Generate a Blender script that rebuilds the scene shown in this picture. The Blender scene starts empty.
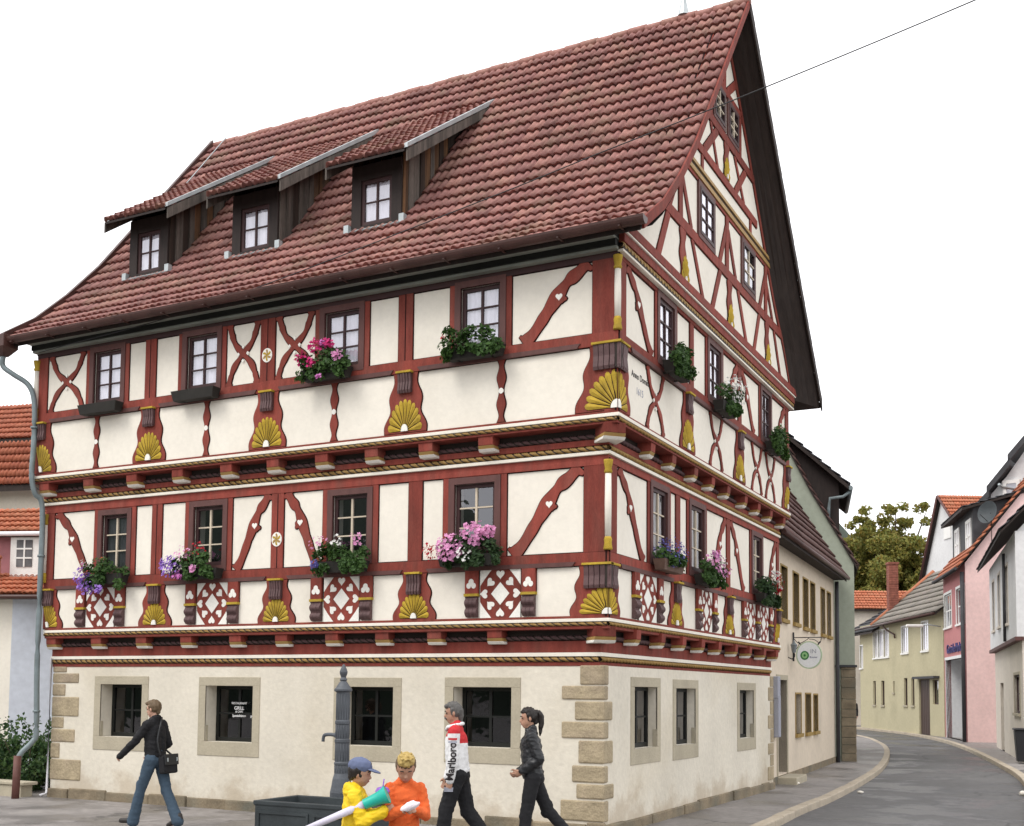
import bpy, bmesh, math, random
from mathutils import Vector, Matrix, noise as mnoise
R = math.radians
rng = random.Random(7)
scene = bpy.context.scene
COL = scene.collection
S = 0.92            # survey units to metres, applied to every top-level object at the end

# ------------------------------------------------------------------ camera
cam_d = bpy.data.cameras.new('camera'); cam = bpy.data.objects.new('camera', cam_d); COL.objects.link(cam)
cam.location = (6.4157 * S, -15.2371 * S, 2.0496 * S)
yaw, pitch, roll = 0.4752, 0.0663, 0.0096
fw = Vector((-math.sin(yaw) * math.cos(pitch), math.cos(yaw) * math.cos(pitch), math.sin(pitch)))
rt = Vector((math.cos(yaw), math.sin(yaw), 0)); up = rt.cross(fw)
rt2 = rt * math.cos(roll) + up * math.sin(roll); up2 = -rt * math.sin(roll) + up * math.cos(roll)
cam.rotation_euler = Matrix((rt2, up2, -fw)).transposed().to_euler()
cam_d.sensor_fit = 'HORIZONTAL'; cam_d.sensor_width = 36
cam_d.lens = 1142.4 / 1024 * 36
cam_d.shift_y = (615.64 - 413) / 1024
cam_d.clip_start = .05; cam_d.clip_end = 3000
scene.camera = cam

# ------------------------------------------------------------------ light: bright overcast
SUN_EL, SUN_AZ = 52, 205      # azimuth clockwise from +Y
w = bpy.data.worlds.new('World'); scene.world = w; w.use_nodes = True
nt = w.node_tree; bg = nt.nodes['Background']
sky = nt.nodes.new('ShaderNodeTexSky'); sky.sky_type = 'NISHITA'; sky.sun_disc = False
sky.sun_elevation = R(SUN_EL); sky.sun_rotation = R(SUN_AZ)
mixw = nt.nodes.new('ShaderNodeMix'); mixw.data_type = 'RGBA'; mixw.inputs[0].default_value = .88
nt.links.new(sky.outputs[0], mixw.inputs[6]); mixw.inputs[7].default_value = (14.6, 14.5, 14.6, 1)   # the cloud sheet
nt.links.new(mixw.outputs[2], bg.inputs[0]); bg.inputs[1].default_value = .1
sun_d = bpy.data.lights.new('sun', 'SUN'); sun = bpy.data.objects.new('sun', sun_d); COL.objects.link(sun)
sun_d.energy = 1.3; sun_d.angle = R(25); sun_d.color = (1, .96, .9)
sa, se = R(SUN_AZ), R(SUN_EL)
sun.rotation_euler = Vector((math.sin(sa) * math.cos(se), math.cos(sa) * math.cos(se), math.sin(se))).to_track_quat('Z', 'Y').to_euler()
vs = scene.view_settings; vs.view_transform = 'Standard'; vs.look = 'None'; vs.exposure = 0.36; vs.gamma = 1
vs.use_curve_mapping = False

# ------------------------------------------------------------------ materials
MATS = {}
def lin(c):
    return tuple(((v / 255 / 12.92) if v / 255 <= .04045 else ((v / 255 + .055) / 1.055) ** 2.4) for v in c)
def mat(name, col, rough=.75, var=.1, scale=2.5, bump=0., bscale=30, stretch=None, spec=.35, metal=0, fine=.06, tint=None, tscale=.7, tamt=.5):
    """procedural surface: two noise octaves of value, optional blotches of a second colour, optional bump"""
    m = bpy.data.materials.new(name); m.use_nodes = True; MATS[name] = m
    n = m.node_tree.nodes; l = m.node_tree.links; b = n['Principled BSDF']
    b.inputs['Roughness'].default_value = rough; b.inputs['Specular IOR Level'].default_value = spec; b.inputs['Metallic'].default_value = metal
    tc = n.new('ShaderNodeTexCoord'); vec = tc.outputs['Object']
    if stretch:
        mp = n.new('ShaderNodeMapping'); mp.inputs['Scale'].default_value = stretch; l.new(vec, mp.inputs[0]); vec = mp.outputs[0]
    def nz(sc, det=4):
        t = n.new('ShaderNodeTexNoise'); t.inputs['Scale'].default_value = sc; t.inputs['Detail'].default_value = det; l.new(vec, t.inputs['Vector']); return t.outputs['Fac']
    def mp_(src, a, bb, lo, hi):
        r = n.new('ShaderNodeMapRange'); r.inputs[1].default_value = a; r.inputs[2].default_value = bb; r.inputs[3].default_value = lo; r.inputs[4].default_value = hi; l.new(src, r.inputs[0]); return r.outputs[0]
    v = mp_(nz(scale), .3, .7, 1 - var, 1 + var); v2 = mp_(nz(scale * 14, 3), .3, .7, 1 - fine, 1 + fine)
    mu = n.new('ShaderNodeMath'); mu.operation = 'MULTIPLY'; l.new(v, mu.inputs[0]); l.new(v2, mu.inputs[1])
    base = n.new('ShaderNodeRGB'); base.outputs[0].default_value = (*col, 1); csrc = base.outputs[0]
    if tint:
        mx = n.new('ShaderNodeMix'); mx.data_type = 'RGBA'; l.new(mp_(nz(tscale, 6), .48, .72, 0, tamt), mx.inputs[0]); l.new(csrc, mx.inputs[6]); mx.inputs[7].default_value = (*tint, 1); csrc = mx.outputs[2]
    sc = n.new('ShaderNodeVectorMath'); sc.operation = 'SCALE'; l.new(csrc, sc.inputs[0]); l.new(mu.outputs[0], sc.inputs['Scale'])
    l.new(sc.outputs[0], b.inputs['Base Color'])
    if bump:
        bp = n.new('ShaderNodeBump'); bp.inputs['Strength'].default_value = bump; bp.inputs['Distance'].default_value = .02
        l.new(nz(bscale, 5), bp.inputs['Height']); l.new(bp.outputs[0], b.inputs['Normal'])
    return m
def street_mat(name, col, damp, sc):
    """worn asphalt: damp darker and glossier patches, old seams and cracks, coarse grain"""
    m = mat(name, col, .9, .12, .5, .35, 70, fine=.16); n = m.node_tree.nodes; l = m.node_tree.links; b = n['Principled BSDF']; tc = n['Texture Coordinate']; src = b.inputs['Base Color'].links[0].from_socket
    def nz(s_, d=6):
        t = n.new('ShaderNodeTexNoise'); t.inputs['Scale'].default_value = s_; t.inputs['Detail'].default_value = d; t.inputs['Roughness'].default_value = .65; l.new(tc.outputs['Object'], t.inputs['Vector']); return t
    def mr(x, a, bb, lo, hi):
        r = n.new('ShaderNodeMapRange'); r.inputs[1].default_value = a; r.inputs[2].default_value = bb; r.inputs[3].default_value = lo; r.inputs[4].default_value = hi; l.new(x, r.inputs[0]); return r.outputs[0]
    w_ = mr(nz(sc, 9).outputs['Fac'], .46, .56, 0, .95); mx = n.new('ShaderNodeMix'); mx.data_type = 'RGBA'; l.new(w_, mx.inputs[0]); l.new(src, mx.inputs[6]); mx.inputs[7].default_value = (*damp, 1)
    l.new(mr(w_, 0, 1, .9, .3), b.inputs['Roughness'])
    vo = n.new('ShaderNodeTexVoronoi'); vo.feature = 'DISTANCE_TO_EDGE'; vo.inputs['Scale'].default_value = .2; wp = n.new('ShaderNodeVectorMath'); wp.operation = 'ADD'; k = n.new('ShaderNodeVectorMath'); k.operation = 'SCALE'; k.inputs['Scale'].default_value = .9; l.new(nz(1.1, 4).outputs['Color'], k.inputs[0]); l.new(tc.outputs['Object'], wp.inputs[0]); l.new(k.outputs[0], wp.inputs[1]); l.new(wp.outputs[0], vo.inputs['Vector'])
    c = mr(vo.outputs['Distance'], .002, .008, .55, 0); m2 = n.new('ShaderNodeMix'); m2.data_type = 'RGBA'; l.new(c, m2.inputs[0]); l.new(mx.outputs[2], m2.inputs[6]); m2.inputs[7].default_value = (.03, .03, .032, 1); l.new(m2.outputs[2], b.inputs['Base Color'])
    return m
def add_stains(m, col, zlo, zhi, amt, sc=1.1):
    """splash marks and old damp with ragged edges along the foot of a wall"""
    n = m.node_tree.nodes; l = m.node_tree.links; b = n['Principled BSDF']; tc = n['Texture Coordinate']; src = b.inputs['Base Color'].links[0].from_socket
    sp = n.new('ShaderNodeSeparateXYZ'); l.new(tc.outputs['Object'], sp.inputs[0]); t = n.new('ShaderNodeTexNoise'); t.inputs['Scale'].default_value = sc; t.inputs['Detail'].default_value = 9; t.inputs['Roughness'].default_value = .7; l.new(tc.outputs['Object'], t.inputs['Vector'])
    r = n.new('ShaderNodeMapRange'); r.inputs[1].default_value = zlo; r.inputs[2].default_value = zhi; r.inputs[3].default_value = .22; r.inputs[4].default_value = -.12; l.new(sp.outputs['Z'], r.inputs[0])
    ad = n.new('ShaderNodeMath'); l.new(t.outputs['Fac'], ad.inputs[0]); l.new(r.outputs[0], ad.inputs[1]); r2 = n.new('ShaderNodeMapRange'); r2.inputs[1].default_value = .56; r2.inputs[2].default_value = .70; r2.inputs[4].default_value = amt; l.new(ad.outputs[0], r2.inputs[0])
    mx = n.new('ShaderNodeMix'); mx.data_type = 'RGBA'; l.new(r2.outputs[0], mx.inputs[0]); l.new(src, mx.inputs[6]); mx.inputs[7].default_value = (*col, 1); l.new(mx.outputs[2], b.inputs['Base Color'])
def own_shade(m, lo, hi):
    n = m.node_tree.nodes; l = m.node_tree.links; b = n['Principled BSDF']; src = b.inputs['Base Color'].links[0].from_socket
    oi = n.new('ShaderNodeObjectInfo'); r = n.new('ShaderNodeMapRange'); r.inputs[3].default_value = lo; r.inputs[4].default_value = hi; l.new(oi.outputs['Random'], r.inputs[0])
    sc = n.new('ShaderNodeVectorMath'); sc.operation = 'SCALE'; l.new(src, sc.inputs[0]); l.new(r.outputs[0], sc.inputs['Scale']); l.new(sc.outputs[0], b.inputs['Base Color'])
def tile_mat(name, cols, lichen=None, amt=.35):
    """roof tiles: one random shade per tile (uv holds the tile's own number), patches of lichen"""
    m = bpy.data.materials.new(name); m.use_nodes = True; MATS[name] = m
    n = m.node_tree.nodes; l = m.node_tree.links; b = n['Principled BSDF']; b.inputs['Roughness'].default_value = .62; b.inputs['Specular IOR Level'].default_value = .4
    uv = n.new('ShaderNodeUVMap'); wn = n.new('ShaderNodeTexWhiteNoise'); wn.noise_dimensions = '2D'; l.new(uv.outputs[0], wn.inputs['Vector'])
    cr = n.new('ShaderNodeValToRGB'); l.new(wn.outputs['Value'], cr.inputs[0]); e = cr.color_ramp.elements
    while len(e) < len(cols): e.new(.5)
    for i, c in enumerate(cols): e[i].position = i / (len(cols) - 1); e[i].color = (*c, 1)
    tc = n.new('ShaderNodeTexCoord'); t = n.new('ShaderNodeTexNoise'); t.inputs['Scale'].default_value = 1.3; t.inputs['Detail'].default_value = 8; t.inputs['Roughness'].default_value = .7; l.new(tc.outputs['Object'], t.inputs['Vector'])
    r = n.new('ShaderNodeMapRange'); r.inputs[1].default_value = .5; r.inputs[2].default_value = .72; r.inputs[4].default_value = amt; l.new(t.outputs['Fac'], r.inputs[0])
    mx = n.new('ShaderNodeMix'); mx.data_type = 'RGBA'; l.new(r.outputs[0], mx.inputs[0]); l.new(cr.outputs[0], mx.inputs[6]); mx.inputs[7].default_value = (*(lichen or (.2, .15, .1)), 1)
    t2 = n.new('ShaderNodeTexNoise'); t2.inputs['Scale'].default_value = 26; t2.inputs['Detail'].default_value = 4; l.new(tc.outputs['Object'], t2.inputs['Vector'])
    r2 = n.new('ShaderNodeMapRange'); r2.inputs[1].default_value = .3; r2.inputs[2].default_value = .7; r2.inputs[3].default_value = .8; r2.inputs[4].default_value = 1.15; l.new(t2.outputs['Fac'], r2.inputs[0])
    sc = n.new('ShaderNodeVectorMath'); sc.operation = 'SCALE'; l.new(mx.outputs[2], sc.inputs[0]); l.new(r2.outputs[0], sc.inputs['Scale']); l.new(sc.outputs[0], b.inputs['Base Color'])
    return m
def glass_mat(name, refl, tint):
    m = bpy.data.materials.new(name); m.use_nodes = True; MATS[name] = m
    n = m.node_tree.nodes; l = m.node_tree.links; n.remove(n['Principled BSDF']); out = n['Material Output']
    g = n.new('ShaderNodeBsdfGlossy'); g.inputs['Roughness'].default_value = .015; g.inputs[0].default_value = (.95, .95, 1, 1)
    t = n.new('ShaderNodeBsdfTransparent'); t.inputs[0].default_value = (*tint, 1)
    tc = n.new('ShaderNodeTexCoord'); nz = n.new('ShaderNodeTexNoise'); nz.inputs['Scale'].default_value = 3.5; l.new(tc.outputs['Object'], nz.inputs['Vector'])
    bp = n.new('ShaderNodeBump'); bp.inputs['Strength'].default_value = .10; bp.inputs['Distance'].default_value = .02; l.new(nz.outputs['Fac'], bp.inputs['Height']); l.new(bp.outputs[0], g.inputs['Normal'])
    mx = n.new('ShaderNodeMixShader'); lw_ = n.new('ShaderNodeLayerWeight'); lw_.inputs[0].default_value = .5; pw = n.new('ShaderNodeMath'); pw.operation = 'POWER'; pw.inputs[1].default_value = 2.6; l.new(lw_.outputs['Facing'], pw.inputs[0]); ml = n.new('ShaderNodeMath'); ml.operation = 'MULTIPLY_ADD'; ml.inputs[1].default_value = 1 - refl; ml.inputs[2].default_value = refl * .8; l.new(pw.outputs[0], ml.inputs[0]); l.new(ml.outputs[0], mx.inputs[0]); l.new(t.outputs[0], mx.inputs[1]); l.new(g.outputs[0], mx.inputs[2]); l.new(mx.outputs[0], out.inputs[0])
    return m
def leaf_mat(name, cols, rough=.55):
    """leaves: shade varies leaf clump by leaf clump, a little light passes through"""
    m = bpy.data.materials.new(name); m.use_nodes = True; MATS[name] = m
    n = m.node_tree.nodes; l = m.node_tree.links; b = n['Principled BSDF']; b.inputs['Roughness'].default_value = rough; b.inputs['Specular IOR Level'].default_value = .3
    uv = n.new('ShaderNodeUVMap'); wn = n.new('ShaderNodeTexWhiteNoise'); wn.noise_dimensions = '2D'; l.new(uv.outputs[0], wn.inputs['Vector'])
    cr = n.new('ShaderNodeValToRGB'); l.new(wn.outputs['Value'], cr.inputs[0]); e = cr.color_ramp.elements
    while len(e) < len(cols): e.new(.5)
    for i, c in enumerate(cols): e[i].position = i / max(1, len(cols) - 1); e[i].color = (*c, 1)
    l.new(cr.outputs[0], b.inputs['Base Color'])
    tr = n.new('ShaderNodeBsdfTranslucent'); l.new(cr.outputs[0], tr.inputs[0]); mx = n.new('ShaderNodeMixShader'); mx.inputs[0].default_value = .25
    l.new(b.outputs[0], mx.inputs[1]); l.new(tr.outputs[0], mx.inputs[2]); l.new(mx.outputs[0], n['Material Output'].inputs[0])
    return m

mat('plaster_white', (.80, .755, .665), .9, .035, .9, .12, 18, fine=.03, tint=(.66, .61, .52), tscale=.7, tamt=.5)
add_stains(mat('plaster_cream', (.67, .622, .525), .92, .07, .8, .3, 14, fine=.05, tint=(.55, .49, .38), tscale=.55, tamt=.6), (.38, .29, .19), .1, .85, .45)
mat('timber_red', (.225, .049, .036), .75, .2, 3, .25, 20, stretch=(3, 3, .6), fine=.14, spec=.18, tint=(.17, .065, .05), tscale=1.3, tamt=.6)
own_shade(MATS['timber_red'], .8, 1.15)
mat('timber_outline', (.022, .010, .010), .85, spec=.1)
mat('timber_brown', (.105, .045, .04), .65, .15, 3, .2, 20, stretch=(3, 3, .8))
mat('sash_dark', (.045, .018, .018), .55, .15)
mat('sash_cream', (.55, .47, .36), .55, .1)
mat('sash_white', (.78, .77, .74), .5, .05)
mat('carving_yellow', (.43, .295, .04), .8, .22, 5, .25, 30, fine=.14, spec=.12, tint=(.30, .21, .05), tscale=3, tamt=.6)
mat('carving_white', (.82, .80, .74), .7, .04)
mat('carving_plum', (.10, .055, .055), .6, .2, 6, .2, 30)
mat('rope_yellow', (.35, .215, .07), .6, .15, 5)
mat('rope_dark', (.045, .03, .022), .7, .2)
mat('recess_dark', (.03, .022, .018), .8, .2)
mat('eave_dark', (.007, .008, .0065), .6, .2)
mat('eave_line', (.22, .235, .205), .6, .1)
mat('soffit_wood', (.028, .019, .016), .75, .25, 3, .2, 20, stretch=(5, 1, 1))
mat('gutter_brown', (.065, .029, .024), .4, .25, 3, fine=.15)
mat('zinc', (.42, .46, .47), .42, .15, 4, spec=.5, metal=.35)
mat('pipe_grey', (.19, .23, .24), .45, .15, 4, metal=.2)
mat('pipe_rust', (.13, .055, .045), .6, .2, 5)
mat('weathered_wood', (.15, .075, .034), .85, .5, 1.6, .4, 16, stretch=(6, 6, .4), fine=.35, tint=(.028, .026, .025), tscale=.9, tamt=.95)
mat('weathered_dark', (.035, .022, .016), .85, .4, 1.6, .4, 16, stretch=(6, 6, .4), fine=.3); mat('weathered_grey', (.12, .10, .085), .85, .35, 1.6, .4, 16, stretch=(6, 6, .4), fine=.3, tint=(.04, .035, .03), tscale=.9, tamt=.9)
mat('dormer_wood', (.020, .012, .010), .7, .25, 3, stretch=(5, 5, .8))
mat('quoin_stone', (.36, .295, .195), .95, .22, 3, 1.0, 16, fine=.14, tint=(.34, .27, .2), tscale=1.6, tamt=.8)
mat('frame_stone', (.41, .365, .275), .92, .09, 2, .25, 35, fine=.06)
mat('plinth_stone', (.23, .185, .125), .95, .3, 3, .6, 18, fine=.15, tint=(.10, .10, .08), tscale=1.5, tamt=.9)
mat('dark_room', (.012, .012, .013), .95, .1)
mat('curtain', (.78, .77, .80), .9, .05, 5)
mat('curtain_grey', (.13, .13, .135), .9, .3, 3)
glass_mat('glass_sky', .22, (.93, .93, .97)); glass_mat('glass', .16, (.6, .62, .64)); glass_mat('glass_dim', .06, (.5, .52, .52))
tile_mat('tile_red', [(.19, .082, .071), (.27, .118, .104), (.34, .153, .132), (.24, .10, .092), (.38, .18, .145), (.29, .125, .11)], (.25, .175, .115), .75)
tile_mat('tile_dark', [(.10, .05, .045), (.14, .07, .06), (.085, .045, .04)], (.13, .10, .08), .4)
tile_mat('tile_orange', [(.44, .13, .06), (.52, .17, .085), (.38, .11, .05), (.48, .19, .10)], (.34, .17, .1), .3)
tile_mat('tile_orange2', [(.36, .10, .05), (.42, .13, .065), (.32, .085, .045), (.40, .13, .07)], (.28, .12, .07), .4)
tile_mat('tile_grey', [(.22, .20, .17), (.28, .25, .215), (.18, .165, .145), (.25, .21, .18)], (.16, .15, .11), .5)
street_mat('asphalt', (.13, .127, .126), (.052, .052, .056), .42)
street_mat('paving', (.265, .245, .232), (.15, .138, .132), .45)
mat('kerb_stone', (.42, .36, .28), .9, .15, 1.5, .3, 40, fine=.1)
mat('ground_earth', (.16, .15, .14), .95, .2, .3)
mat('iron', (.078, .086, .098), .5, .2, 5, .15, 40, spec=.4, metal=.1)
mat('iron_black', (.02, .02, .022), .5)
mat('trough_iron', (.03, .037, .04), .6, .25, 3, .2, 30)
mat('clay_box', (.13, .08, .06), .8, .2, 5); mat('box_dark', (.022, .02, .017), .8, .2, 5)
leaf_mat('leaf_green', [(.02, .05, .012), (.045, .10, .022), (.075, .15, .035), (.03, .07, .02)])
leaf_mat('leaf_deep', [(.012, .032, .012), (.03, .065, .02), (.05, .095, .03)])
leaf_mat('leaf_autumn', [(.17, .19, .04), (.26, .22, .045), (.19, .21, .05), (.31, .21, .045), (.12, .16, .04), (.26, .24, .06), (.14, .18, .045)])
leaf_mat('leaf_shrub', [(.012, .035, .012), (.025, .065, .02), (.055, .11, .03), (.10, .15, .045)])
leaf_mat('leaf_hill', [(.015, .03, .016), (.03, .05, .022), (.04, .065, .03)])
for nme, c in dict(pink=(.62, .035, .20), red=(.45, .012, .03), lilac=(.36, .20, .62), white=(.82, .82, .78), rose=(.72, .33, .56), mauve=(.62, .20, .52), blue=(.13, .12, .36), orange=(.7, .16, .06)).items():
    leaf_mat('bloom_' + nme, [tuple(v * .75 for v in c), c, tuple(min(.9, v * 1.2) for v in c)], .6)
mat('bark', (.09, .065, .045), .95, .3, 4, .6, 20)
mat('lettering_black', (.025, .02, .022), .8); mat('lettering_blue', (.045, .04, .16), .6); mat('lettering_white', (.85, .85, .85), .6); mat('lettering_grey', (.35, .36, .42), .6)

# ------------------------------------------------------------------ helpers
def tag(o, label=None, cat=None, group=None, kind=None):
    if label: o['label'] = label
    if cat: o['category'] = cat
    if group: o['group'] = group
    if kind: o['kind'] = kind
    return o
def empty(name, loc=(0, 0, 0), rz=0, label=None, cat=None, group=None):
    o = bpy.data.objects.new(name, None); COL.objects.link(o); o.location = loc; o.rotation_euler = (0, 0, rz); o.empty_display_size = .3
    return tag(o, label, cat, group)
def obj(name, bm, mats, parent=None, smooth=False, recalc=True, bevel=0):
    if recalc: bmesh.ops.recalc_face_normals(bm, faces=bm.faces)
    me = bpy.data.meshes.new(name); bm.to_mesh(me); bm.free()
    for m in ([mats] if isinstance(mats, str) else mats): me.materials.append(MATS[m])
    if smooth: me.polygons.foreach_set('use_smooth', [True] * len(me.polygons))
    o = bpy.data.objects.new(name, me); COL.objects.link(o)
    if parent: o.parent = parent
    if bevel:
        bv = o.modifiers.new('bevel', 'BEVEL'); bv.width = bevel; bv.segments = 2; bv.limit_method = 'ANGLE'; bv.angle_limit = R(40)
    return o
def dup(o, parent=None):
    c = o.copy(); COL.objects.link(c); c.parent = parent
    for ch in list(o.children): dup(ch, c)
    return c
class Fr:
    """a wall's own frame: u along the wall, z up, d outwards"""
    def __init__(s, o=(0, 0, 0), ang=0, d0=0):
        s.U = Vector((math.cos(ang), math.sin(ang), 0)); s.N = Vector((s.U.y, -s.U.x, 0)); s.o = Vector(o) + s.N * d0; s.ang = ang
    def P(s, u, z, d=0): return s.o + s.U * u + s.N * d + Vector((0, 0, z))
def slab(bm, F, poly, d0, d1, mi=0):
    a = [bm.verts.new(F.P(u, z, d0)) for u, z in poly]; b = [bm.verts.new(F.P(u, z, d1)) for u, z in poly]; n = len(poly)
    fs = [bm.faces.new(b), bm.faces.new(a[::-1])] + [bm.faces.new((a[i], a[(i + 1) % n], b[(i + 1) % n], b[i])) for i in range(n)]
    for f in fs: f.material_index = mi
    return fs
def rect(u0, u1, z0, z1): return [(u0, z0), (u1, z0), (u1, z1), (u0, z1)]
def box(bm, c, s, mi=0, rz=0, rx=0):
    M = Matrix.Translation(c) @ Matrix.Rotation(rz, 4, 'Z') @ Matrix.Rotation(rx, 4, 'X') @ Matrix.Diagonal((*s, 1))
    r = bmesh.ops.create_cube(bm, size=1, matrix=M)
    for f in {f for v in r['verts'] for f in v.link_faces}: f.material_index = mi
def tube(bm, pts, rad, n=8, mi=0, cap=True):
    pts = [Vector(p) for p in pts]; rads = rad if isinstance(rad, (list, tuple)) else [rad] * len(pts); rings = []
    for i, p in enumerate(pts):
        t = (pts[min(i + 1, len(pts) - 1)] - pts[max(i - 1, 0)]).normalized(); q = t.to_track_quat('Z', 'Y')
        rings.append([bm.verts.new(p + q @ Vector((math.cos(a) * rads[i], math.sin(a) * rads[i], 0))) for a in [2 * math.pi * k / n for k in range(n)]])
    for a, b in zip(rings, rings[1:]):
        for k in range(n):
            f = bm.faces.new((a[k], a[(k + 1) % n], b[(k + 1) % n], b[k])); f.material_index = mi; f.smooth = True
    if cap:
        for rg in (rings[0][::-1], rings[-1]): bm.faces.new(rg).material_index = mi
def lathe(bm, prof, loc=(0, 0, 0), n=20, mi=0):
    rings = [[bm.verts.new(Vector(loc) + Vector((math.cos(2 * math.pi * k / n) * max(r, .001), math.sin(2 * math.pi * k / n) * max(r, .001), z))) for k in range(n)] for r, z in prof]
    for a, b in zip(rings, rings[1:]):
        for k in range(n):
            f = bm.faces.new((a[k], a[(k + 1) % n], b[(k + 1) % n], b[k])); f.material_index = mi
    bm.faces.new(rings[0][::-1]).material_index = mi; bm.faces.new(rings[-1]).material_index = mi
def spline(pts, n=8):
    out = []; P = [pts[0]] + list(pts) + [pts[-1]]
    for i in range(1, len(P) - 2):
        for k in range(n):
            t = k / n; t2, t3 = t * t, t * t * t
            out.append(tuple(.5 * (2 * b + (c - a) * t + (2 * a - 5 * b + 4 * c - d) * t2 + (3 * b - a - 3 * c + d) * t3) for a, b, c, d in zip(P[i - 1], P[i], P[i + 1], P[i + 2])))
    return out + [tuple(pts[-1])]
def ribbon(pts, wf, n=8):
    c = spline(pts, n); L = []; Rr = []
    for i, p in enumerate(c):
        a = c[max(i - 1, 0)]; b = c[min(i + 1, len(c) - 1)]; tx, tz = b[0] - a[0], b[1] - a[1]; ln = math.hypot(tx, tz) or 1; wv = wf(i / (len(c) - 1)) / 2
        L.append((p[0] - tz / ln * wv, p[1] + tx / ln * wv)); Rr.append((p[0] + tz / ln * wv, p[1] - tx / ln * wv))
    return L + Rr[::-1]
def offset(poly, e):
    n = len(poly); area = sum(poly[i][0] * poly[(i + 1) % n][1] - poly[(i + 1) % n][0] * poly[i][1] for i in range(n)); sg = 1 if area > 0 else -1; out = []
    for i in range(n):
        a, p, b = poly[i - 1], poly[i], poly[(i + 1) % n]; n1 = Vector((p[1] - a[1], a[0] - p[0])); n2 = Vector((b[1] - p[1], p[0] - b[0]))
        n1 = n1.normalized() if n1.length > 1e-7 else n1; n2 = n2.normalized() if n2.length > 1e-7 else n2
        m = n1 + n2; m = m.normalized() if m.length > 1e-6 else n1
        k = min(1.5, 1 / max(.5, m.dot(n1) if n1.length else 1)); out.append((p[0] + m.x * e * k * sg, p[1] + m.y * e * k * sg))
    return out
def beam(F, poly, name, parent, d=.024, out=.015, m='timber_red'):
    """a timber, proud of the plaster, on the dark line painted round it"""
    bm = bmesh.new(); d += rng.random() * .0025
    if out: slab(bm, F, offset(poly, out), -.015, .007 + rng.random() * .001, 1)
    slab(bm, F, poly, -.012, d, 0)
    return obj(name, bm, [m, 'timber_outline'], parent)
def walls(F, u0, u1, z0, z1, holes, depth, name, m, parent, thick=.3):
    us = sorted({u0, u1, *[h[0] for h in holes], *[h[1] for h in holes]}); zs = sorted({z0, z1, *[h[2] for h in holes], *[h[3] for h in holes]}); bm = bmesh.new(); V = {}
    def v(u, z, d):
        k = (u, z, d)
        if k not in V: V[k] = bm.verts.new(F.P(u, z, d))
        return V[k]
    for a, b in zip(us, us[1:]):
        for c, e in zip(zs, zs[1:]):
            if any(h[0] <= a and b <= h[1] and h[2] <= c and e <= h[3] for h in holes): continue
            bm.faces.new((v(a, c, 0), v(b, c, 0), v(b, e, 0), v(a, e, 0)))
    for h in holes:
        q = [(h[0], h[2]), (h[1], h[2]), (h[1], h[3]), (h[0], h[3])]
        for i in range(4):
            a, b = q[i], q[(i + 1) % 4]; bm.faces.new([bm.verts.new(F.P(*a, 0)), bm.verts.new(F.P(*a, -depth)), bm.verts.new(F.P(*b, -depth)), bm.verts.new(F.P(*b, 0))])
    return obj(name, bm, m, parent, recalc=False)
def sweep(path, prof_d0, prof_d1, z0, z1, bm, mi=0):
    """a moulding running round the house corner: path(d) gives the plan line at distance d"""
    a, b = path(prof_d0), path(prof_d1); n = len(a); lo = []; hi = []
    for z, st in ((z0, lo), (z1, hi)): st.append([bm.verts.new((x, y, z)) for x, y in a]); st.append([bm.verts.new((x, y, z)) for x, y in b])
    for i in range(n - 1):
        for q in ((lo[1][i], lo[1][i + 1], hi[1][i + 1], hi[1][i]), (hi[0][i], hi[1][i], hi[1][i + 1], hi[0][i + 1]), (lo[0][i], lo[0][i + 1], lo[1][i + 1], lo[1][i]), (lo[0][i + 1], lo[0][i], hi[0][i], hi[0][i + 1])):
            bm.faces.new(q).material_index = mi
    for i in (0, n - 1): bm.faces.new((lo[0][i], lo[1][i], hi[1][i], hi[0][i])).material_index = mi
def rope(p0, p1, r, name, parent, mats=('rope_yellow', 'rope_dark'), pitch=.13):
    bm = bmesh.new(); p0, p1 = Vector(p0), Vector(p1); L = (p1 - p0).length; n = max(2, int(L / .035)); q = (p1 - p0).to_track_quat('Z', 'Y'); K = 8; prev = None
    for j in range(n + 1):
        c = p0.lerp(p1, j / n); ph = 2 * math.pi * (j / n * L) / (2 * pitch)
        ring = []
        for k in range(K):
            a = 2 * math.pi * k / K + ph; rr = r * (1.12 if (k % 4) in (0, 1, 2) else .72); ring.append(bm.verts.new(c + q @ Vector((math.cos(a) * rr, math.sin(a) * rr, 0))))
        if prev:
            for k in range(K):
                f = bm.faces.new((prev[k], prev[(k + 1) % K], ring[(k + 1) % K], ring[k])); f.material_index = 1 if (k % 4) == 3 else 0; f.smooth = True
        prev = ring
    return obj(name, bm, list(mats), parent, recalc=False)
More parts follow.
